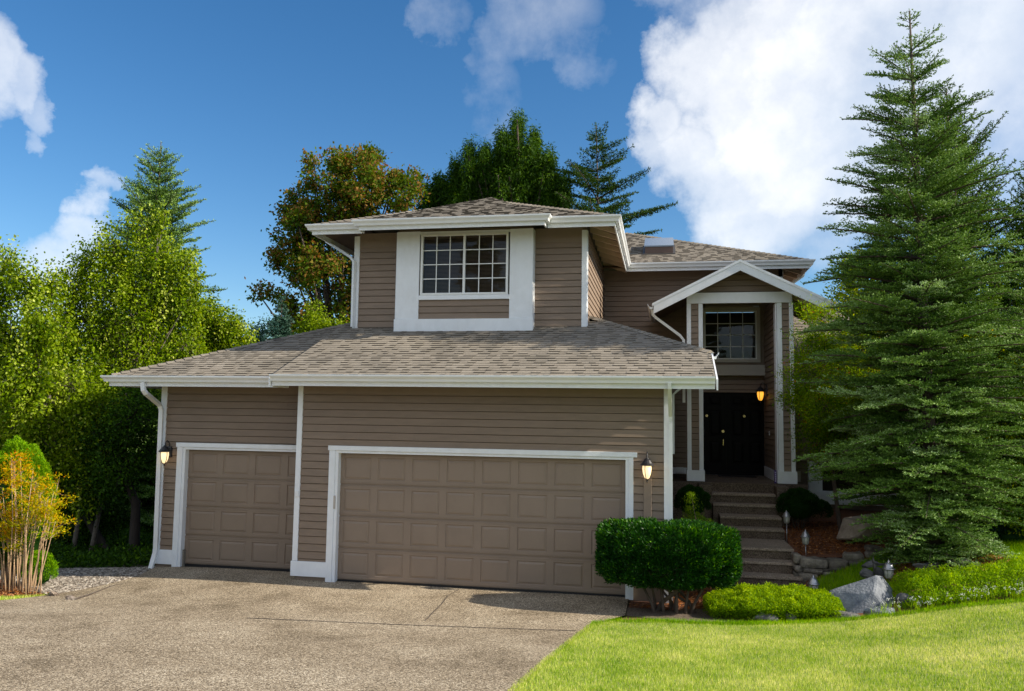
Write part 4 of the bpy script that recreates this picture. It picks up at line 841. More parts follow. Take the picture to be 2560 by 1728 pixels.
rock('boulder', None, None, 3, M_RG, 'large angular blue grey boulder between the two masses of green ground cover', .018, pts=[tuple(at(x, y, Y)) for x, y, Y in [(1876, 1342, -.1), (2000, 1303, .1), (1990, 1306, -.1), (2028, 1338, .1), (2033, 1380, -.35), (2022, 1392, -.5), (1952, 1402, -.55), (1925, 1396, -.5), (1895, 1372, -.3), (1985, 1345, -.42), (1960, 1330, .55), (2025, 1370, .5), (1900, 1372, .4)]], cat='boulder')
M_RD2 = M_RD
def rk2(x0, x1, yt, yb, Y, seed, m, label, name='rock', dp=.5, cat='rock'):
    a = at((x0+x1)/2, (yt+yb)/2, Y); k = mpp(Y, (x0+x1)/2); hz_ = (yb-yt)/2*k*1.1; a[2] = max(a[2], g1(a[0], a[1])+.35*hz_); return rock(name, (a[0], a[1], a[2]), ((x1-x0)/2*k, (x1-x0)/2*k*dp, (yb-yt)/2*k*1.1), seed, m, label, cat=cat)
rk2(1703, 1770, 1388, 1425, -1.05, 5, M_RD, 'small dark rock at the lawn edge before the bright ground cover')
rk2(2025, 1112+990, 1366, 1412, -.5, 6, M_RD, 'grey rock just right of the large blue grey boulder', dp=.7)
rk2(1870, 1960, 1396, 1425, -.85, 7, M_RD, 'low flat rock at the lawn edge below the large boulder')
rk2(1948, 2035, 1388, 1418, -.75, 8, M_RG, 'low pale grey rock at the foot of the large boulder')
rk2(2105, 2190, 1375, 1400, -.55, 9, M_RD, 'low dark rock behind the white flowers')
rk2(2296, 2350, 1325, 1358, -.3, 10, M_RG, 'grey rock at the right edge above the white flowers')
rk2(1775, 1815, 1392, 1420, -1.0, 31, M_RD, 'tiny dark stone at the lawn edge under the bright ground cover')
rk2(1900, 2035, 1165, 1243, 2.75, 11, M_RT, 'tan boulder lying in bark left of the spruce', 'boulder', .8, 'boulder')
rk2(2140, 2222, 1160, 1255, 2.6, 12, M_RT, 'tall tan boulder behind the spruce trunk', 'boulder', .8, 'boulder')
rk2(2145, 2210, 1262, 1305, .55, 13, M_RD, 'dark rock in bark right of the spruce foot')
rk2(2200, 2232, 1272, 1300, .5, 14, M_RD, 'smallest dark rock at the right end of the spruce bark ring')
rk2(1950, 2000, 1270, 1292, .75, 15, M_RD, 'dark rock on top of the pair left of the spruce bark')
rk2(1942, 1985, 1288, 1318, .65, 16, M_RD, 'dark rock at the bottom of the pair left of the spruce bark')
rk2(1985, 2010, 1285, 1312, .7, 17, M_RD, 'dark rock half hidden behind a path light')
rk2(2060, 2145, 1270, 1300, .6, 33, M_RD, 'dark rock directly in front of the spruce foot')
rk2(105, 135, 1338, 1358, -2.2, 18, M_RT, 'pale round stone by the yellow shrub, right of the pair'); rk2(72, 102, 1333, 1352, -2.0, 19, M_RT, 'pale round stone by the yellow shrub, left of the pair'); rk2(140, 175, 1352, 1366, -2.5, 20, M_PEB if False else M_RT, 'flat pale stone at the corner of the small lawn')
rw = thing('retaining_wall', (8.3, 1.65, .2), 'dry stacked stone retaining wall right of the steps', 'retaining wall')
c3 = lambda x, y: ((1640+x*.3959)/1.10155, (1150+y*.3959)/1.10155)
RW = [(890, 1075, 612, 682, 1.66), (1075, 1208, 618, 698, 1.66), (1178, 1320, 582, 640, 1.75), (1315, 1400, 578, 618, 1.85), (1322, 1440, 545, 582, 1.95), (1205, 1310, 632, 680, 1.62), (918, 1045, 680, 712, 1.62), (1035, 1140, 682, 706, 1.63), (890, 1028, 702, 768, 1.60), (1035, 1140, 698, 762, 1.6), (1135, 1215, 680, 720, 1.6), (868, 915, 662, 702, 1.62), (855, 915, 585, 650, 1.72), (862, 900, 700, 740, 1.64), (870, 900, 735, 775, 1.62), (1280, 1345, 625, 655, 1.64), (1400, 1500, 556, 590, 2.0)]
for i, (x0, x1, y0, y1, Y) in enumerate(RW):
    a = at(*c3((x0+x1)/2, (y0+y1)/2), Y+.12); k = mpp(Y, 1830)*.3594; hx, hz = (x1-x0)/2*k*.91, (y1-y0)/2*k*.91
    rr = random.Random(i+50); pts = [(a[0]+sx*hx*rr.uniform(.75, 1.06), a[1]+sy*.15*rr.uniform(.6, 1.25), a[2]+sz*hz*rr.uniform(.75, 1.06)) for sx in (-1, 1) for sy in (-1, 1) for sz in (-1, 1)]+[(a[0], a[1]-.17, a[2]), (a[0]+hx*.3, a[1]-.16, a[2]+hz*1.0)]
    b = MB(); b.bm(rock_bm(pts, .02, 2, i), rr.random()); b.build('stone', M_RB, rw)
b = MB(); b.prism([(7.8, 1.92, -.05), (8.7, 1.92, .3), (9.2, 2.08, .5), (9.2, 2.08, .54), (8.7, 1.92, .46), (7.8, 1.92, .46)], (0, .1, 0)); b.build('backfill', M_SOIL, rw)

# ================================================================ plants
def L_(name, cols, **k): return leafmat(name, cols, **k)
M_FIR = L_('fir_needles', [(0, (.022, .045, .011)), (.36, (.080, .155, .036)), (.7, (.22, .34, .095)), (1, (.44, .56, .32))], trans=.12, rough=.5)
M_FIRB = L_('blue_spruce_needles', [(0, (.015, .04, .025)), (.5, (.04, .09, .06)), (1, (.13, .21, .17))], trans=.12)
M_CED = L_('cedar_sprays', [(0, (.012, .034, .005)), (.5, (.036, .085, .010)), (1, (.12, .21, .025))], trans=.25)
M_HEM = L_('hemlock_needles', [(0, (.012, .03, .007)), (.5, (.035, .075, .015)), (1, (.09, .15, .035))], trans=.15)
M_BIR = L_('birch_leaves', [(0, (.035, .075, .006)), (.35, (.135, .215, .022)), (.75, (.32, .42, .06)), (1, (.56, .62, .17))], trans=.45, rough=.4)
M_MAP = L_('russet_maple_leaves', [(0, (.045, .09, .012)), (.5, (.10, .155, .022)), (.6, (.19, .13, .040)), (.82, (.27, .145, .06)), (1, (.15, .21, .035))], trans=.35)
M_JMA = L_('fine_maple_leaves', [(0, (.045, .11, .009)), (.5, (.15, .27, .018)), (.85, (.34, .44, .03)), (.95, (.30, .13, .03)), (1, (.42, .12, .05))], trans=.45)
M_GOLD = L_('golden_green_leaves', [(0, (.08, .16, .010)), (.5, (.22, .34, .018)), (.85, (.48, .52, .03)), (1, (.62, .44, .05))], trans=.45)
M_NAN = L_('yellow_orange_leaves', [(0, (.14, .22, .01)), (.35, (.34, .36, .015)), (.7, (.62, .42, .02)), (1, (.62, .22, .03))], trans=.4)
M_GRN = L_('dark_understory_leaves', [(0, (.010, .03, .005)), (.6, (.045, .10, .014)), (1, (.13, .24, .03))], trans=.25)
M_GLB = L_('globe_conifer_leaves', [(0, (.04, .12, .008)), (.5, (.13, .28, .018)), (1, (.30, .46, .04))], trans=.25)
M_HED = L_('laurel_leaves', [(0, (.006, .028, .006)), (.5, (.016, .065, .010)), (.85, (.04, .13, .014)), (1, (.13, .30, .02))], trans=.22, rough=.45, spec=.2)
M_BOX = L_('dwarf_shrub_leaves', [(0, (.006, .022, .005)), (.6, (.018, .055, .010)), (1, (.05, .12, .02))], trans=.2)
M_COV = L_('bright_cover_leaves', [(0, (.06, .13, .006)), (.45, (.16, .29, .012)), (.8, (.34, .48, .03)), (1, (.55, .62, .08))], trans=.4)
M_COV2 = L_('green_cover_leaves', [(0, (.07, .16, .01)), (.5, (.21, .37, .025)), (1, (.46, .60, .07))], trans=.35)
M_JUN = L_('juniper_leaves', [(0, (.04, .10, .015)), (.5, (.09, .19, .02)), (1, (.24, .34, .04))], trans=.3)
M_BJU = L_('blue_juniper_leaves', [(0, (.02, .05, .04)), (.6, (.05, .11, .09)), (1, (.13, .22, .19))], trans=.15)
M_WFL = L_('white_petals', [(0, (.6, .62, .6)), (1, (.85, .85, .82))], trans=.2)

def tree_root(name, x, y, label, cat, group=None, dz=0):
    return thing(name, (x, y, g1(x, y)+dz), label, cat, group)

def broad(name, bx, by, label, cat, m, blobs, nclump, nleaf, leaf=(.05, .035), sig=.16, down=.3, trunk=.12, wood=None, group=None, stretch=1.0, lean=(0, 0), scat=.5, fold=.0, shell=.55, trunks=1, twigs=True, lift=None, cvar=.16):
    """blobs: (view x, view y, view radius, depth Y)"""
    t = tree_root(name, bx, by, label, cat, group); z0 = ORG[t.name][2]
    tr = MB(); V = []; R = []
    cs = []
    for (px, py, pr, Y) in blobs:
        c = at(px, py, Y); cs.append((c, pr*mpp(Y, px)))
    base = np.array([bx, by, z0-.1]); ctr = np.mean([c for c, _ in cs], axis=0); top = max(c[2] for c, _ in cs)
    heads = []
    for k in range(trunks):
        hd_ = ctr+rng.normal(0, .3, 3)*np.array([1, 1, .3]); hd_[2] = z0+(top-z0)*.55 if lift is None else z0+lift
        b0 = base+np.array([rng.normal(0, .12*(trunks > 1)), rng.normal(0, .12*(trunks > 1)), 0]); mid = (b0+hd_)/2+rng.normal(0, .12, 3)
        tr.tube([b0, b0*.75+mid*.25+rng.normal(0, .03, 3), mid, hd_], [trunk*1.15, trunk, trunk*.8, trunk*.55], 8); heads.append(hd_)
    Rt = sum(r**2 for _, r in cs)
    for ib, (c, r) in enumerate(cs):
        h = heads[rng.integers(len(heads))]; s = h+(base-h)*rng.uniform(0, .35); mid = (s+c)/2+np.array([0, 0, -.1*r])+rng.normal(0, .08, 3)
        if len(cs) < 26 or ib % 5 == 0: tr.tube([s, mid, c], [trunk*.45, trunk*.3, trunk*.15], 6, cap=False)
        n = max(4, int(nclump*r**2/Rt)); u = norm(rng.normal(size=(n, 3)))*(rng.random((n, 1))**shell)*r; u[:, 1] *= 1.0
        cc = c+u
        if twigs:
            for q in cc[::max(1, n//40)]:
                tr.tube([c, (c+q)/2+np.array([0, 0, .05*r]), q], [trunk*.14, trunk*.09, .004], 4, cap=False)
        k = nleaf; rep = np.repeat(cc, k, axis=0); offs = rng.normal(0, sig, (n*k, 3)); offs[:, 2] *= stretch; offs[:, 2] -= (stretch-1)*sig*.7
        P = rep+offs; od = norm(P-c); D = rng.normal(0, 1, P.shape)*.6+od*.5; D[:, 2] -= down
        V.append(leaves(P, D, rng.uniform(.45, 1.35, n*k)*leaf[0], rng.uniform(.5, 1.3, n*k)*leaf[1]))
        cl = rng.normal(.45, cvar, n); R.append(np.clip(np.repeat(cl, k)+rng.normal(0, .17, n*k)+.08*od[:, 2], 0, 1))
    tr.build('trunk', wood or M_WOOD, t, True)
    quadmesh('crown', np.concatenate(V), np.concatenate(R), m, t); return t

def conifer(name, bx, by, label, cat, m, H_, prof, whorl=.28, nb=7, step=.10, tilt=(.9, .05), sag=.12, needle=(.026, .007), dens=70, trunk=.12, group=None, seed=0, side=.42, up=.25, z0=None, h0=.04, lean=(0, 0), cutoff=None, droop=0., skew=None, tipr=1.0, topsp=.2, stiff=0, jag=.27):
    rg = np.random.default_rng(seed); t = tree_root(name, bx, by, label, cat, group); zb = ORG[t.name][2] if z0 is None else z0
    bz = MB(); top = np.array([bx+lean[0], by+lean[1], zb+H_]); base = np.array([bx, by, zb-.1])
    bz.tube([base, base+(top-base)*.3, base+(top-base)*.7, top-[0, 0, .03]], [trunk, trunk*.75, trunk*.35, .012], 9)
    pr = np.array(prof); S0 = []; S1 = []; RB = []; LV = []
    h = h0*H_
    while h < H_*.985:
        tt = h/H_; Lb = float(np.interp(tt, pr[:, 0], pr[:, 1])); ax = base+(top-base)*tt; ph = rg.uniform(0, 6.28)
        n = nb if tt < .85 else max(4, nb-2)
        for k in range(n):
            a = ph+6.283*k/n+rg.normal(0, .18); Ln = Lb*rg.uniform(.89-jag, 1.15+.3*(jag-.27))*(1.0 if skew is None else skew(a, tt)); 
            if Ln < .06: continue
            tl = np.interp(tt, [0, .5, 1], [tilt[1], (tilt[0]+tilt[1])/2*.6, tilt[0]])+rg.normal(0, .07); hz = np.array([math.cos(a), math.sin(a), 0]); hh = ax+[0, 0, rg.normal(0, .06)]
            def bp(s): return hh+hz*s*math.cos(tl*.8)+np.array([0, 0, 1.])*(s*math.sin(tl)-sag*s*s/max(Lb, .3)+.10*sag*(s/Ln)**4*Ln)
            ss = np.linspace(0, Ln, 5); pts = [bp(s) for s in ss]; bz.tube(pts, [max(.004, .018*Ln**.8*(1-.8*i/4)) for i in range(5)], 4, cap=False)
            rb = rg.normal(.42, .12)
            seg = np.arange(max(.06, .12*Ln), Ln, .10)
            for s in seg: S0.append(bp(s)); S1.append(bp(min(s+.12, Ln))); RB.append(rb); LV.append(s/Ln)
            sgn = 1
            for s in np.arange(max(.05, .10*Ln), Ln, step):
                p = bp(s); d = norm(bp(s+.02)-p); sd_ = norm(np.cross(d, [0, 0, 1.])); 
                for sg in (1, -1):
                    l2 = min(side*(Ln-s)*.9+.07, .55*side/.42)*rg.uniform(.7, 1.15)
                    dd = norm(d*.62+sd_*sg*.78+np.array([0, 0, up*rg.uniform(-.4, 1)-droop])); q = p+dd*l2+np.array([0, 0, -droop*l2*.5]); S0.append(p); S1.append(q); RB.append(rb); LV.append(.4+.6*s/Ln)
                    if l2 > .16:
                        for s2 in np.arange(.07, l2-.03, .075):
                            pp = p+dd*s2
                            for g2 in (1, -1):
                                l3 = min(.10, (l2-s2)*.6+.03)*rg.uniform(.7, 1.2); d3 = norm(dd*.65+norm(np.cross(dd, [0, 0, 1.]))*g2*.75+np.array([0, 0, up*rg.uniform(-.2, 1)-droop])); S0.append(pp); S1.append(pp+d3*l3); RB.append(rb); LV.append(.5+.5*s/Ln)
        h += whorl*(.8+topsp*tt**2)*rg.uniform(.75, 1.2)
    S0.append(top-[0, 0, .35]); S1.append(top); RB.append(.5); LV.append(1)
    S0 = np.array(S0); S1 = np.array(S1); RB = np.array(RB); LV = np.array(LV); dv = S1-S0; ln = np.linalg.norm(dv, axis=1); cnt = np.maximum(3, (ln*dens).astype(int)); idx = np.repeat(np.arange(len(S0)), cnt); tt = rg.random(len(idx))
    P = S0[idx]+dv[idx]*tt[:, None]; D = norm(dv[idx])*(.75+.2*stiff)+norm(rg.normal(size=P.shape))*(.8-.08*stiff); D[:, 2] += .18-droop
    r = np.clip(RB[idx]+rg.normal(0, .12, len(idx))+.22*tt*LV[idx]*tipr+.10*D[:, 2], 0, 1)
    k = len(P); ax_ = norm(np.cross(D, rg.normal(size=P.shape))); D = norm(D); nl = rg.uniform(.75, 1.25, k)[:, None]*needle[0]; nw = needle[1]
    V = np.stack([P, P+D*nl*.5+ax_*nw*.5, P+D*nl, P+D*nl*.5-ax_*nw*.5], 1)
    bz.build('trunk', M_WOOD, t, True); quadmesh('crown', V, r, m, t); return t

def mound(name, label, cat, m, ells, n, leaf, up=.6, wood=None, kind=None, noisy=.12, stems=None, root=None):
    """foliage on the outside of ellipsoids (cx, cy, cz, rx, ry, rz); a thing with stems and foliage"""
    vs = []; rs = []; tot = sum(e[3]*e[5]+e[3]*e[4] for e in ells)
    for (cx, cy, cz, a, b, c) in ells:
        k = int(n*(a*c+a*b)/tot); u = norm(rng.normal(size=(k, 3))); u[:, 2] = np.where(u[:, 2] < -.35, -u[:, 2], u[:, 2]); lump = np.array([noise.noise(Vector((q[0]*3.1+cx, q[1]*3.1+cy, q[2]*3.1))) for q in u]); rad = (1+noisy*lump*1.6)*(1-np.abs(rng.normal(0, .09, k)))
        P = np.array([cx, cy, cz])+u*rad[:, None]*np.array([a, b, c]); D = u*.6+rng.normal(0, .5, (k, 3)); D[:, 2] += up
        vs.append(leaves(P, D, rng.uniform(.6, 1.3, k)*leaf[0], rng.uniform(.7, 1.2, k)*leaf[1])); rs.append(np.clip(.40+.25*lump+rng.normal(0, .2, k)+.15*u[:, 2], 0, 1))
    V = np.concatenate(vs); r = np.concatenate(rs)
    if kind: o = quadmesh(name, V, r, m); return props(o, label, cat, kind=kind)
    e = ells[0]; t = thing(name, (e[0], e[1], g1(e[0], e[1])), label, cat)
    quadmesh('foliage', V, r, m, t)
    b = MB()
    if stems: 
        for s in stems: b.tube(s[0], s[1], 6)
    else:
        z0 = ORG[t.name][2]
        for k in range(7): a = k*.9; b.tube([(e[0]+.03*math.cos(a), e[1]+.03*math.sin(a), z0-.05), (e[0]+.5*e[3]*math.cos(a), e[1]+.5*e[4]*math.sin(a), e[2])], [.012, .006], 5)
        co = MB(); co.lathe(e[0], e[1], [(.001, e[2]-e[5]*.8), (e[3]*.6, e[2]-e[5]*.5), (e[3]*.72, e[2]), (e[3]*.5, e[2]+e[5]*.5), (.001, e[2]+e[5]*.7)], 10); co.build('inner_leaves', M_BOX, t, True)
    b.build('stems', wood or M_WOOD, t, True); return t

# --- the tall spruce in front, right
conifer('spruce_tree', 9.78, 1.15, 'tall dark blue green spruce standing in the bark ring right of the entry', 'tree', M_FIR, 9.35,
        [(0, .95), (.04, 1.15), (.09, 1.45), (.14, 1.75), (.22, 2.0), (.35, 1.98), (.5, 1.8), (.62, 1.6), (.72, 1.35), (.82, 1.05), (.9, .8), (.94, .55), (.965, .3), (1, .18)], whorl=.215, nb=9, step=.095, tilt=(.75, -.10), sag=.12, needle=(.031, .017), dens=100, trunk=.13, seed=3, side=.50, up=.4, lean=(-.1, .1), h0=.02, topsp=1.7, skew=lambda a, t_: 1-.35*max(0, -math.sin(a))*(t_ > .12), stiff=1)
# --- right hand background
conifer('spruce_tree', *[float(q) for q in at(2352, 900, 2.6)[:2]], 'lower lighter green spruce half cut off by the right edge', 'tree', M_FIR, 5.2, [(0, 1.2), (.15, 1.7), (.4, 1.5), (.7, .95), (.9, .5), (1, .15)], whorl=.25, nb=9, step=.10, tilt=(.7, -.05), sag=.12, needle=(.031, .017), dens=85, trunk=.09, seed=23, side=.5, up=.4, topsp=1.0, stiff=1)
def HT(px, py, Y, z0): return float(at(px, py, Y)[2])-z0
def XY(px, py, Y): q = at(px, py, Y); return float(q[0]), float(q[1])
CYP = [(0, .9), (.3, .85), (.5, .75), (.65, .6), (.8, .42), (.9, .25), (1, .04)]
conifer('cypress_tree', *XY(2165, 700, 5.2), 'dark conifer with upswept arms just behind the tall spruce', 'tree', M_CED, HT(2175, 215, 5.2, .8), [(a, b*2.7) for a, b in CYP], whorl=.30, nb=8, step=.10, tilt=(1.0, .38), sag=-.12, needle=(.06, .022), dens=46, trunk=.16, seed=5, side=.28, up=.1, droop=.12)
conifer('cypress_tree', *XY(2350, 700, 5.0), 'dark conifer cut off by the right edge', 'tree', M_CED, HT(2350, 400, 5.0, .8), [(a, b*2.3) for a, b in CYP], whorl=.30, nb=8, step=.11, tilt=(1.0, .35), sag=-.10, needle=(.06, .022), dens=44, trunk=.14, seed=15, side=.30, up=.1, droop=.12)
conifer('cypress_tree', *XY(2020, 700, 6.6), 'shorter dark conifer hidden behind the left side of the tall spruce', 'tree', M_CED, HT(2010, 440, 6.6, .8), [(a, b*2.1) for a, b in CYP], whorl=.32, nb=8, step=.12, tilt=(.8, .2), sag=.02, needle=(.06, .022), dens=40, trunk=.14, seed=6, side=.33, up=.1, droop=.15)
broad('vine_maple', 10.4, 4.6, 'yellow green vine maple showing between the entry gable and the tall spruce', 'tree', M_GOLD, [(1955, 620, 48, 4.6), (1930, 690, 45, 4.4), (2010, 690, 60, 4.6), (1925, 600, 22, 4.6), (1950, 760, 50, 4.4), (2030, 780, 60, 4.6), (2100, 800, 60, 4.8)], 360, 46, (.07, .04), .12, .2, .05, M_CANE, twigs=True)
broad('vine_maple', 12.2, 3.6, 'yellow green maple with red tips filling the right edge beyond the spruce', 'tree', M_GOLD, [(2235, 800, 60, 3.2), (2300, 860, 60, 3.4), (2200, 900, 70, 3.6), (2290, 960, 80, 3.4), (2240, 1040, 80, 3.4), (2300, 1110, 60, 3.2), (2215, 1130, 50, 3.2), (2160, 1000, 60, 3.8), (2330, 1030, 60, 3.0), (2160, 1100, 40, 3.4), (2270, 1080, 50, 2.2), (2320, 1160, 45, 2.0), (2300, 980, 40, 2.3), (2240, 1160, 30, 2.2), (2325, 900, 35, 2.4)], 640, 52, (.07, .038), .13, .2, .05, M_CANE)
broad('fine_leaf_maple', 8.9, 3.6, 'dark fine leaved maple with reddish tips beside the right entry post', 'tree', M_JMA, [(1850, 770, 50, 3.0), (1905, 800, 55, 3.3), (1845, 850, 60, 2.9), (1880, 930, 55, 2.8), (1870, 720, 28, 3.0), (1930, 860, 60, 3.8), (1850, 920, 65, 3.5), (1910, 960, 70, 3.7), (1860, 1000, 45, 3.6), (1790, 905, 20, 3.5), (1800, 850, 22, 3.5), (1960, 1010, 60, 3.8), (1880, 1050, 35, 3.7), (1845, 725, 20, 3.6), (1980, 900, 60, 3.9), (1960, 780, 45, 3.9), (1830, 700, 12, 3.6), (1800, 760, 14, 3.6)], 900, 60, (.05, .022), .11, .15, .045, M_WOOD, stretch=.6)
mound('blue_juniper', 'low blue green juniper in bark at the right edge', 'shrub', M_BJU, [(*at(2275, 1212, 2.4), .6, .4, .22), (*at(2310, 1208, 2.6), .45, .4, .2)], 9000, (.05, .012), wood=M_WOOD)
# --- behind the house
rgm = np.random.default_rng(21)
mb_ = []
for (cx, cy, rx_, ry_, n_) in [(840, 415, 115, 85, 30), (770, 430, 90, 95, 24), (720, 500, 80, 90, 22), (700, 560, 80, 90, 20), (760, 620, 90, 110, 22), (670, 580, 55, 60, 10), (700, 690, 70, 60, 12), (910, 440, 55, 45, 10), (650, 500, 30, 30, 3), (605, 665, 25, 22, 3), (650, 720, 35, 40, 4)]:
    for k in range(n_):
        a = rgm.uniform(0, 6.28); q = rgm.random()**.5; mb_.append((cx+rx_*q*math.cos(a), cy+ry_*q*math.sin(a), rgm.uniform(14, 24), 17.3+rgm.normal(0, 1.0)))
mb_ += [(760, 780, 60, 17.3), (700, 800, 55, 17.0), (830, 720, 70, 17.6), (860, 620, 70, 17.8), (820, 520, 60, 17.6), (900, 540, 60, 18), (800, 860, 60, 17.4), (880, 760, 70, 17.8)]
broad('russet_maple', -4.6, 17.5, 'large maple with rust brown seed clusters behind the left of the upper storey', 'tree', M_MAP, mb_, 1500, 44, (.145, .11), .16, .3, .18, M_WOOD, shell=.6, trunks=1, twigs=False, lift=4.5)
def spires(lst, Y):
    o = []
    for (x, yt, yb, r) in lst:
        y = yt; 
        while y < yb: 
            f = (y-yt)/(yb-yt); rr = 3+r*f**.8
            for s_ in (-1, 1): o.append((x+s_*rr*rgm.uniform(.2, .75), y+rgm.normal(0, 3), max(4, rr*.42), Y+rgm.normal(0, .5)))
            y += max(6, rr*.45)
    return o
broad('cedar_tree', 3.6, 19.5, 'broad green cedar with drooping sprays rising behind the roof peak', 'tree', M_CED,
      spires([(1175, 266, 480, 40), (1140, 300, 480, 30), (1212, 302, 480, 28), (1100, 340, 480, 26), (1066, 330, 480, 24), (1246, 348, 480, 22), (1280, 398, 490, 16), (1036, 368, 480, 18)]+[(x, float(np.interp(x, [1020, 1066, 1140, 1175, 1212, 1290], [385, 345, 315, 290, 315, 430]))+rgm.uniform(8, 50), 480, rgm.uniform(14, 26)) for x in rgm.uniform(1020, 1290, 20)], 19.5)+[(x, y, 55, 19.5+rgm.normal(0, .8)) for y in (520, 600, 690, 790) for x in (1040, 1110, 1180, 1250, 1310)], 2700, 30, (.19, .042), .12, .8, .22, M_WOOD, stretch=1.8, twigs=False, lift=6)
broad('cedar_tree', 1.6, 20, 'small yellow green cedar between the russet maple and the broad cedar', 'tree', M_CED, spires([(1000, 405, 490, 28), (975, 435, 490, 30), (1025, 430, 490, 24)], 20), 160, 40, (.2, .06), .16, .9, .15, M_WOOD, stretch=1.6, twigs=False, lift=4)
conifer('hemlock_tree', *XY(1372, 480, 19), 'airy dark hemlock with ragged arms behind the roof, right of the cedar', 'tree', M_HEM, HT(1340, 283, 19, .2), [(.5, 3.6), (.62, 3.2), (.72, 2.6), (.82, 2.0), (.9, 1.4), (.96, .7), (1, .2)], whorl=.5, nb=5, step=.17, tilt=(.55, .12), sag=.04, jag=.5, needle=(.11, .035), dens=26, trunk=.16, seed=11, side=.36, up=.1, h0=.42, droop=.08, z0=.2, lean=(-.35, 0))
conifer('spruce_tree', *XY(345, 700, 9.5), 'dark spruce rising behind the birches at the left', 'tree', M_FIR, HT(350, 322, 9.5, -.7), [(0, 2.6), (.3, 2.5), (.5, 2.3), (.65, 2.0), (.8, 1.55), (.9, 1.0), (.96, .55), (1, .15)], whorl=.34, nb=8, step=.12, tilt=(.8, .05), sag=.06, needle=(.065, .025), dens=48, trunk=.15, seed=12, side=.44, up=.3, z0=-.7, topsp=.5)
conifer('blue_spruce', *XY(637, 760, 14), 'small pale blue spruce peeking over the low roof', 'tree', M_FIRB, HT(637, 675, 14, 1.0), [(0, 1.3), (.5, .9), (.8, .45), (1, .08)], whorl=.22, nb=9, step=.12, tilt=(.7, .15), sag=.03, needle=(.09, .035), dens=50, trunk=.08, seed=13, side=.45, z0=1.0)
broad('shade_tree', *XY(590, 800, 12), 'grey green tree top just left of the small blue spruce', 'tree', M_BJU, [(590, 755, 24, 12.5), (612, 738, 14, 12.5), (580, 780, 20, 12.5)], 60, 40, (.09, .05), .12, .2, .06)
broad('shade_tree', *XY(722, 800, 11), 'light green weeping tree top just left of the upper storey downspout', 'tree', M_BIR, [(718, 740, 28, 11.5), (745, 752, 22, 11.5), (695, 755, 20, 11.5), (715, 705, 14, 11.5), (770, 745, 14, 11.5)], 140, 40, (.08, .05), .12, .6, .06, stretch=1.3)
# conifers across the street: the upper window mirrors them
for i, (x, y, h) in enumerate([(-6, -34, 15), (1.5, -38, 19), (8, -33, 13)]):
    conifer('street_conifer', x, y, ['left one of the conifers mirrored in the upper window', 'tallest of the conifers mirrored in the upper window', 'right one of the conifers mirrored in the upper window'][i], 'tree', M_HEM, h, [(0, 3.2), (.4, 2.8), (.7, 1.8), (1, .1)], whorl=.8, nb=7, step=.4, tilt=(.5, 0), needle=(.3, .12), dens=7, trunk=.25, seed=40+i, side=.4, group='conifers across the street')
# --- left: birches
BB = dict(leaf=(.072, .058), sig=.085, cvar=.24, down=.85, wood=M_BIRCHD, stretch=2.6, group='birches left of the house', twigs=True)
broad('birch_tree', -7.6, 3.6, 'birch with the tallest leafy top, in front of the dark spruce', 'tree', M_BIR,
      [(330, 520, 34, 4.4), (260, 560, 45, 4.2), (350, 585, 55, 4.4), (420, 600, 36, 4.4), (290, 500, 14, 4.4), (375, 490, 10, 4.4), (450, 640, 14, 4.4), (200, 600, 40, 4.0), (280, 650, 75, 4.2), (390, 660, 60, 4.4), (170, 670, 60, 4.0), (330, 740, 70, 4.2), (430, 700, 35, 4.6), (230, 750, 70, 4.0), (360, 500, 18, 4.4), (420, 790, 55, 4.6), (150, 760, 60, 4.0), (330, 830, 55, 4.0), (240, 850, 60, 3.8)], 1050, 44, trunk=.055, trunks=2, **BB)
broad('birch_tree', -5.6, 6.2, 'birch arching over the left end of the low roof', 'tree', M_BIR,
      [(470, 720, 40, 6.4), (520, 745, 34, 6.4), (490, 790, 40, 6.4), (545, 780, 22, 6.6), (440, 780, 45, 6.2), (400, 850, 50, 6.0), (560, 770, 14, 6.8)], 560, 42, trunk=.08, **BB)
broad('birch_tree', -9.6, 2.6, 'birch at the left edge with the lowest hanging branches', 'tree', M_BIR,
      [(20, 600, 35, 2.8), (70, 650, 50, 2.8), (-20, 660, 50, 2.8), (100, 740, 70, 2.7), (10, 760, 70, 2.7), (60, 860, 80, 2.6), (160, 880, 70, 2.9), (-30, 870, 70, 2.6), (90, 950, 70, 2.6), (200, 940, 60, 3.0), (10, 980, 60, 2.6), (120, 640, 26, 3.0), (250, 930, 45, 3.2), (60, 1040, 60, 2.7), (160, 1030, 50, 2.9), (250, 1010, 35, 3.2), (190, 1100, 35, 3.0)], 1200, 44, trunk=.055, trunks=2, **BB)
M_WOODD = paint('dark_bark', (.03, .022, .017), .9, .35, 14, .01, 30, stretch=(1, 1, .25))  # darker copy of the plain bark colour
BD = dict(leaf=(.07, .05), sig=.18, down=.3, wood=M_WOODD, stretch=1.1, group='dark trees behind the birches')
broad('dark_tree', *XY(298, 1300, 3.0), 'dark trunked tree standing just left of the narrow garage corner', 'tree', M_GRN, [(300, 950, 55, 3.0), (240, 1000, 55, 3.0), (330, 1010, 30, 3.4), (270, 1070, 50, 3.0), (210, 1100, 50, 3.2), (320, 900, 35, 3.6), (180, 1020, 50, 3.4)], 420, 40, trunk=.12, lift=2.4, **BD)
broad('dark_tree', -7.0, 3.6, 'dark tree in deep shade behind the yellow shrub', 'tree', M_GRN, [(150, 1040, 60, 4.0), (120, 1120, 60, 4.0), (200, 1180, 55, 4.2), (60, 1080, 60, 4.0), (140, 1220, 50, 4.2), (0, 1040, 60, 4.0), (250, 1160, 45, 4.4)], 520, 40, trunk=.10, lift=2.0, **BD)
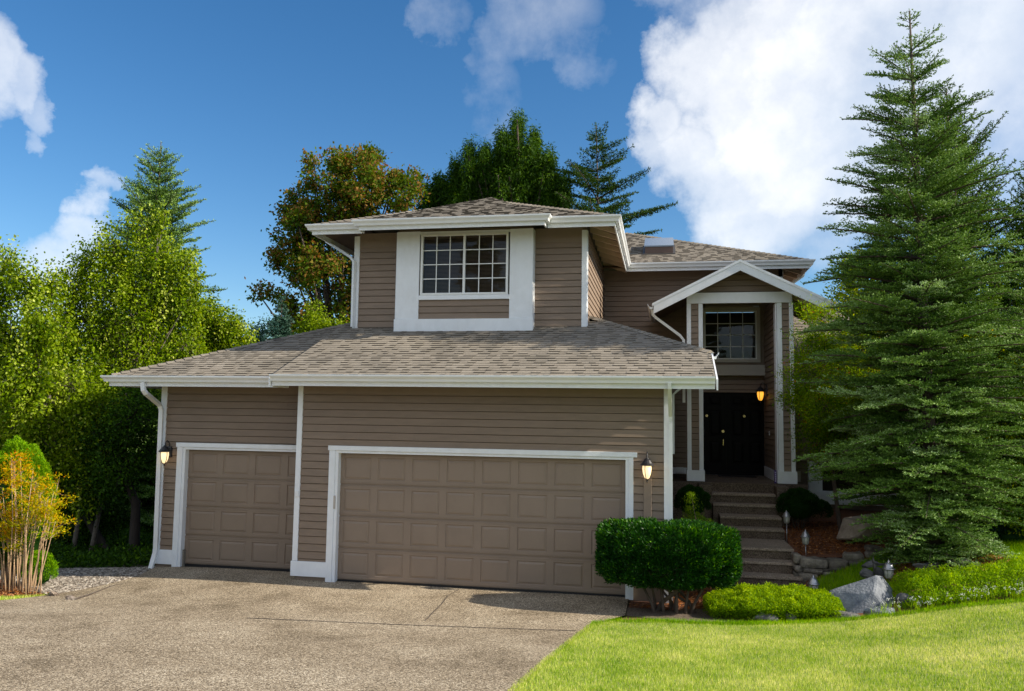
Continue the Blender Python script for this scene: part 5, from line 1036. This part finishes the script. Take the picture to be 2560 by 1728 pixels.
broad('dark_tree', -7.5, 9.5, 'dark tree farthest back in the left thicket', 'tree', M_GRN, [(330, 940, 60, 9.5), (260, 1040, 70, 9.5), (340, 1080, 60, 9.5), (150, 960, 90, 9.5), (200, 1150, 80, 9.5), (300, 1200, 70, 9.5), (60, 1000, 90, 9.5), (350, 1230, 45, 9.0), (30, 1180, 90, 9.5), (380, 900, 60, 9.5)], 1100, 40, trunk=.16, lift=3.0, leaf=(.11, .08), sig=.32, down=.3, wood=M_WOOD, group='dark trees behind the birches')
broad('sunlit_tree', -9.5, 13, 'sunlit green tree glimpsed through gaps in the left thicket', 'tree', M_GLB, [(360, 1080, 60, 13), (340, 1180, 50, 13), (250, 1090, 70, 13), (180, 1000, 90, 13), (60, 950, 100, 13), (330, 960, 70, 13), (200, 1200, 60, 13), (60, 1100, 90, 13), (280, 850, 90, 13), (120, 850, 100, 13)], 900, 40, trunk=.2, leaf=(.14, .10), sig=.4)
# understory on the ground at the left
xy = scatter_in([(-3.9, 1.0), (-4.4, .75), (-5.3, .75), (-6.6, .4), (-9, 1.3), (-12, 1.5), (-13, 9), (-5, 9), (-4, 5)], 42000)
zz = G(xy[:, 0], xy[:, 1]); hh = .15+.25*np.abs(np.array([noise.noise(Vector((a*1.3, b*1.3, 0))) for a, b in xy]))*2
P = np.column_stack([xy, zz-.06+hh*rng.random(len(xy))]); D = rng.normal(0, .7, P.shape); D[:, 2] += .5
o = quadmesh('undergrowth', leaves(P, D, rng.uniform(.05, .10, len(P)), rng.uniform(.03, .06, len(P))), np.clip(rng.normal(.45, .22, len(P)), 0, 1), M_GRN); props(o, 'dark leafy undergrowth on the ground below the left trees', 'undergrowth', kind='stuff')
# yellow cane shrub
def cane_shrub():
    t = thing('cane_shrub', (-4.15, -1.95, g1(-4.15, -1.95)), 'tall cane shrub with yellow and orange leaves at the left edge', 'shrub'); z0 = ORG[t.name][2]; b = MB(); V = []; R = []
    n_ = 34
    for i in range(n_):
        f = (i+.5)/n_; bx_ = 0+88*f+rng.normal(0, 4); tx = -20+158*f+rng.normal(0, 8); ty = rng.uniform(1035, 1215) if f < .75 else rng.uniform(1080, 1200)
        Y_ = -1.95+rng.normal(0, .14); T_ = at(tx, ty, Y_); B_ = at(bx_, 1352+rng.normal(0, 3), Y_); B_[2] = g1(B_[0], B_[1])-.04; M_ = B_*.45+T_*.55+np.array([(.04 if f < .5 else -.04), 0, 0])+rng.normal(0, .02, 3)
        b.tube([B_, B_*.7+M_*.3, M_, T_], [.011, .0095, .007, .003], 5)
        for k in range(6):
            w_ = rng.uniform(.35, 1); o_ = M_*(1-w_)+T_*w_ if k < 5 else T_; q = o_+rng.normal(0, .085, 3)*np.array([1.3, 1, .5])+[0, 0, .05]; b.tube([o_-[0, 0, .03], q], [.003, .0015], 4, cap=False)
            m_ = 34; u = rng.normal(0, .05, (m_, 3))*np.array([1.5, 1.2, .45]); D = norm(q-o_)*.5+rng.normal(0, .45, (m_, 3)); D[:, 2] += .1; V.append(leaves(q+u, D, rng.uniform(.035, .065, m_), rng.uniform(.012, .02, m_))); hi_ = float(np.clip((1200-ty)/160, 0, 1)); R.append(np.clip(rng.normal(.38+.2*hi_+(.2 if tx < 30 else 0), .2, m_), 0, 1))
    b.build('canes', M_CANE, t, True); quadmesh('foliage', np.concatenate(V), np.concatenate(R), M_NAN, t)
cane_shrub()
c = at(25, 1190, -1.45); conifer_ = mound('globe_conifer', 'rounded bright green conifer behind the yellow cane shrub', 'shrub', M_GLB, [(c[0]+.05, c[1], 1.15, .66, .40, 1.18)], 42000, (.035, .012), up=.5)
c = at(95, 1310, -1.4); mound('low_conifer', 'small green bush at the foot of the rounded conifer', 'shrub', M_GLB, [(c[0]-.1, c[1], .22, .30, .25, .32)], 9000, (.03, .011), up=.5)
# --- hedge by the garage corner
def hedge():
    t = thing('hedge_shrub', (5.45, -.62, g1(5.45, -.62)), 'clipped flat topped laurel hedge on bare stems at the garage corner', 'hedge'); z0 = ORG[t.name][2]
    lobes = [(4.82, -.75, .90, .30, .34, .34), (5.15, -.72, .86, .40, .42, .40), (5.55, -.68, .86, .45, .44, .42), (5.95, -.62, .86, .42, .42, .40), (6.22, -.55, .86, .32, .36, .36), (5.35, -.55, .62, .45, .4, .3), (5.9, -.5, .62, .42, .38, .3)]
    n = 70000; P = []
    a = rng.uniform(4.50, 6.56, n*3); bb = rng.uniform(-1.2, -.1, n*3); zz_ = rng.uniform(.40, 1.32, n*3); ins = np.zeros(n*3); 
    for (x, y, z, rx_, ry_, rz_) in lobes:
        q = (np.abs((a-x)/rx_)**2.2+np.abs((bb-y)/ry_)**2.2+np.abs((zz_-z)/rz_)**2.5); ins = np.maximum(ins, 1.35-q)
    q = np.abs((a-5.53)/1.06)**2.5+np.abs((bb+.65)/.55)**2.2+np.abs((zz_-.85)/.50)**2.7; ins = 1.18-q
    nz_ = np.array([noise.noise(Vector((u*3.2, v*3.2, w_*3.2)))+.6*noise.noise(Vector((u*9, v*9, w_*9))) for u, v, w_ in zip(a, bb, zz_)]); ins = ins+nz_*.42
    k = (ins > 0) & (ins < .55) & (zz_ < 1.28+.05*nz_); P = np.column_stack([a, bb, zz_])[k][:n]; ctr = np.array([5.5, -.6, .75]); D = norm(P-ctr)*.7+rng.normal(0, .45, P.shape); D[:, 2] += .45
    V = leaves(P, D, rng.uniform(.035, .065, len(P)), rng.uniform(.012, .022, len(P))); R = np.clip(rng.normal(.38, .2, len(P))+.25*(P[:, 2]-.8)+.15*nz_[k][:n]*2+(rng.random(len(P)) < .04+.05*(P[:, 0] > 6.0))*.5, 0, 1)  # extra bright leaves at the right end paint in the sunlight caught there
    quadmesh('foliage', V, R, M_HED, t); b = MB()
    for k2 in range(13):
        x0 = 5.2+.55*rng.random()+(.25 if k2 % 3 == 0 else 0); y0 = -.62+rng.normal(0, .07); x1 = 4.75+1.55*k2/12; y1 = -.65+rng.normal(0, .15); m_ = np.array([(x0*.6+x1*.4), (y0+y1)/2, .28+rng.random()*.1]); b.tube([(x0, y0, z0-.05), (x0+.1*(x1-x0), y0, .12), m_, (x1, y1, .62)], [.026, .022, .017, .009], 6)
        b.tube([m_, m_+[rng.normal(0, .15), rng.normal(0, .1), .3]], [.012, .006], 5)
    b.build('stems', M_CANE if False else M_WOOD, t, True)
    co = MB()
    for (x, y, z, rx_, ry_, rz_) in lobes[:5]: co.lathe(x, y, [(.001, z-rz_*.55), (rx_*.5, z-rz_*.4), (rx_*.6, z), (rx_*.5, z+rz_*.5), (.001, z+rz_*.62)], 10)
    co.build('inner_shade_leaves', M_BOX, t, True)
hedge()
# --- small shrubs by the steps
c = at(1572, 1140, 3.2); mound('round_shrub', 'small dark round shrub left of the steps behind the feathery seedling', 'shrub', M_BOX, [(c[0], c[1], c[2]-.02, .34, .34, .32)], 14000, (.028, .012))
c = at(1812, 1150, 3.9); mound('round_shrub', 'dark round shrub right of the steps in front of the right post', 'shrub', M_BOX, [(c[0], c[1], c[2], .42, .4, .34), (c[0]+.38, c[1]+.2, c[2]-.12, .3, .3, .26)], 20000, (.028, .012))
jx = at(1600, 1200, .6)
def seedling():
    t = thing('feathery_shrub', (jx[0]-.1, jx[1], g1(jx[0], jx[1])), 'feathery bright green juvenile conifer poking up behind the hedge', 'shrub'); b = MB(); V = []; R = []; z0 = ORG[t.name][2]
    for (px, py) in [(1568, 1118), (1565, 1150), (1560, 1175), (1580, 1165), (1545, 1185), (1595, 1175), (1610, 1180), (1625, 1195), (1640, 1205), (1655, 1212), (1530, 1195), (1605, 1205), (1580, 1200), (1560, 1205), (1660, 1225), (1640, 1230), (1540, 1215), (1600, 1235), (1570, 1235)]:
        T_ = at(px, py, .6+rng.normal(0, .1)); b.tube([(jx[0]-.1, jx[1], z0), (T_+[jx[0], jx[1], .4])/2, T_], [.01, .008, .003], 5)
        n = 420; s = np.abs(rng.normal(0, .13, n)); P = T_+np.column_stack([rng.normal(0, .035, n)+0*s, rng.normal(0, .04, n), -s]); P[:, 0] += rng.normal(0, .35, n)*s; D = rng.normal(0, .5, (n, 3)); D[:, 2] += .9; V.append(leaves(P, D, rng.uniform(.02, .04, n), .007)); R.append(np.clip(rng.normal(.5, .22, n)+(.25 if py < 1160 else 0), 0, 1))
    b.build('stems', M_WOOD, t, True); quadmesh('foliage', np.concatenate(V), np.concatenate(R), M_JUN, t)
seedling()
# --- ground cover
def cover(name, poly, hfun, n, leaf, m, label, cat='ground cover', upz=.8, jit=.05):
    xy = scatter_in(poly, n); z = G(xy[:, 0], xy[:, 1]); hv = hfun(xy[:, 0], xy[:, 1]); lump = np.array([noise.noise(Vector((a*5, b*5, 1)))+.5*noise.noise(Vector((a*13, b*13, 4))) for a, b in xy]); hv = hv*(1+.22*lump)
    u = rng.random(len(xy))**.45; P = np.column_stack([xy, z+hv*u+rng.normal(0, jit*.3, len(xy))]); D = rng.normal(0, .6, P.shape); D[:, 2] += upz
    o = quadmesh(name, leaves(P, D, rng.uniform(.6, 1.3, len(P))*leaf[0], rng.uniform(.7, 1.2, len(P))*leaf[1]), np.clip(.30*u+.22+.22*lump+rng.normal(0, .17, len(P)), 0, 1), m); return props(o, label, cat, kind='stuff')
def dome(cx, cy, rx_, ry_, h): return lambda x, y: h*np.sqrt(np.clip(1-np.abs((x-cx)/rx_)**2.4-np.abs((y-cy)/ry_)**2.4, 0, 1))
cover('ground_cover', [(6.05, -.5), (6.15, -.95), (6.8, -1.1), (7.6, -1.05), (8.0, -.92), (8.0, -.4), (7.8, .2), (7.5, .5), (7.0, .5), (6.4, .2)], dome(7.0, -.3, 1.15, .95, .33), 95000, (.030, .014), M_COV, 'bright lime green ground cover mounded left of the large grey boulder')
def hcov(x, y): return .30*np.clip((y+1.0)/.5, .12, 1)*np.clip((x-8.75)/.3, .2, 1)*np.clip((1.0-y+.28*(x-9))/.4, .15, 1)
cover('ground_cover', [(8.78, -.2), (8.8, -.7), (9.2, -.88), (10.2, -.86), (12, -.78), (15, -.45), (15, 1.4), (12.2, .8), (11.0, .15), (10.1, -.1), (9.3, .12), (8.9, .3)], hcov, 120000, (.030, .013), M_COV2, 'green ground cover spreading right of the large grey boulder')
# --- white flowers along the lawn edge
def flower_strip():
    V = []; R = []; n = 150
    ts = rng.random(n); xs_ = 8.35+ts*3.4; ys_ = -.98+.02*(xs_-8.35)+np.abs(rng.normal(0, .13, n)); z = G(xs_, ys_)+rng.uniform(.08, .2, n)
    for x, y, zz1 in zip(xs_, ys_, z):
        k = 8; a = rng.uniform(0, 6.28, k); P = np.array([x, y, zz1])+rng.normal(0, .010, (k, 3)); D = np.column_stack([np.cos(a), np.sin(a), rng.uniform(.1, .6, k)]); V.append(leaves(P, D, .014, .010)); R.append(rng.random(k))
    o = quadmesh('white_flowers', np.concatenate(V), np.concatenate(R), M_WFL); props(o, 'tiny white flowers scattered along the back edge of the lawn at the right', 'flowers', kind='stuff')
    P = np.column_stack([np.repeat(xs_, 6), np.repeat(ys_, 6), np.repeat(z, 6)-.12]); P += rng.normal(0, .02, P.shape); D = rng.normal(0, .25, P.shape); D[:, 2] = 1
    o = quadmesh('flower_stems', leaves(P, D, .10, .007), rng.random(len(P)), M_COV2); props(o, 'thin green stems of the white flowers along the lawn edge', 'flowers', kind='stuff')
flower_strip()

# far woodland closing the view on the low ground behind everything
def woodland():
    a = rng.uniform(math.radians(20), math.radians(205), 2600); r = rng.uniform(36, 50, 2600); cx = 2+r*np.cos(a); cy = 2+r*np.sin(a); top = 4.6+1.6*np.array([noise.noise(Vector((t*9, 1, 0))) for t in a]); cz = rng.uniform(0, 1, 2600)**.7*top-1
    k = 46; P = np.repeat(np.column_stack([cx, cy, cz]), k, axis=0)+rng.normal(0, .75, (2600*k, 3)); D = rng.normal(0, 1, P.shape); D[:, 2] -= .2
    o = quadmesh('woodland', leaves(P, D, rng.uniform(.25, .5, len(P)), rng.uniform(.18, .34, len(P))), np.clip(np.repeat(rng.normal(.45, .18, 2600), k)+rng.normal(0, .15, len(P)), 0, 1), M_GRN); props(o, 'dark distant woodland low behind the house and garden trees', 'woodland', kind='stuff')
woodland()
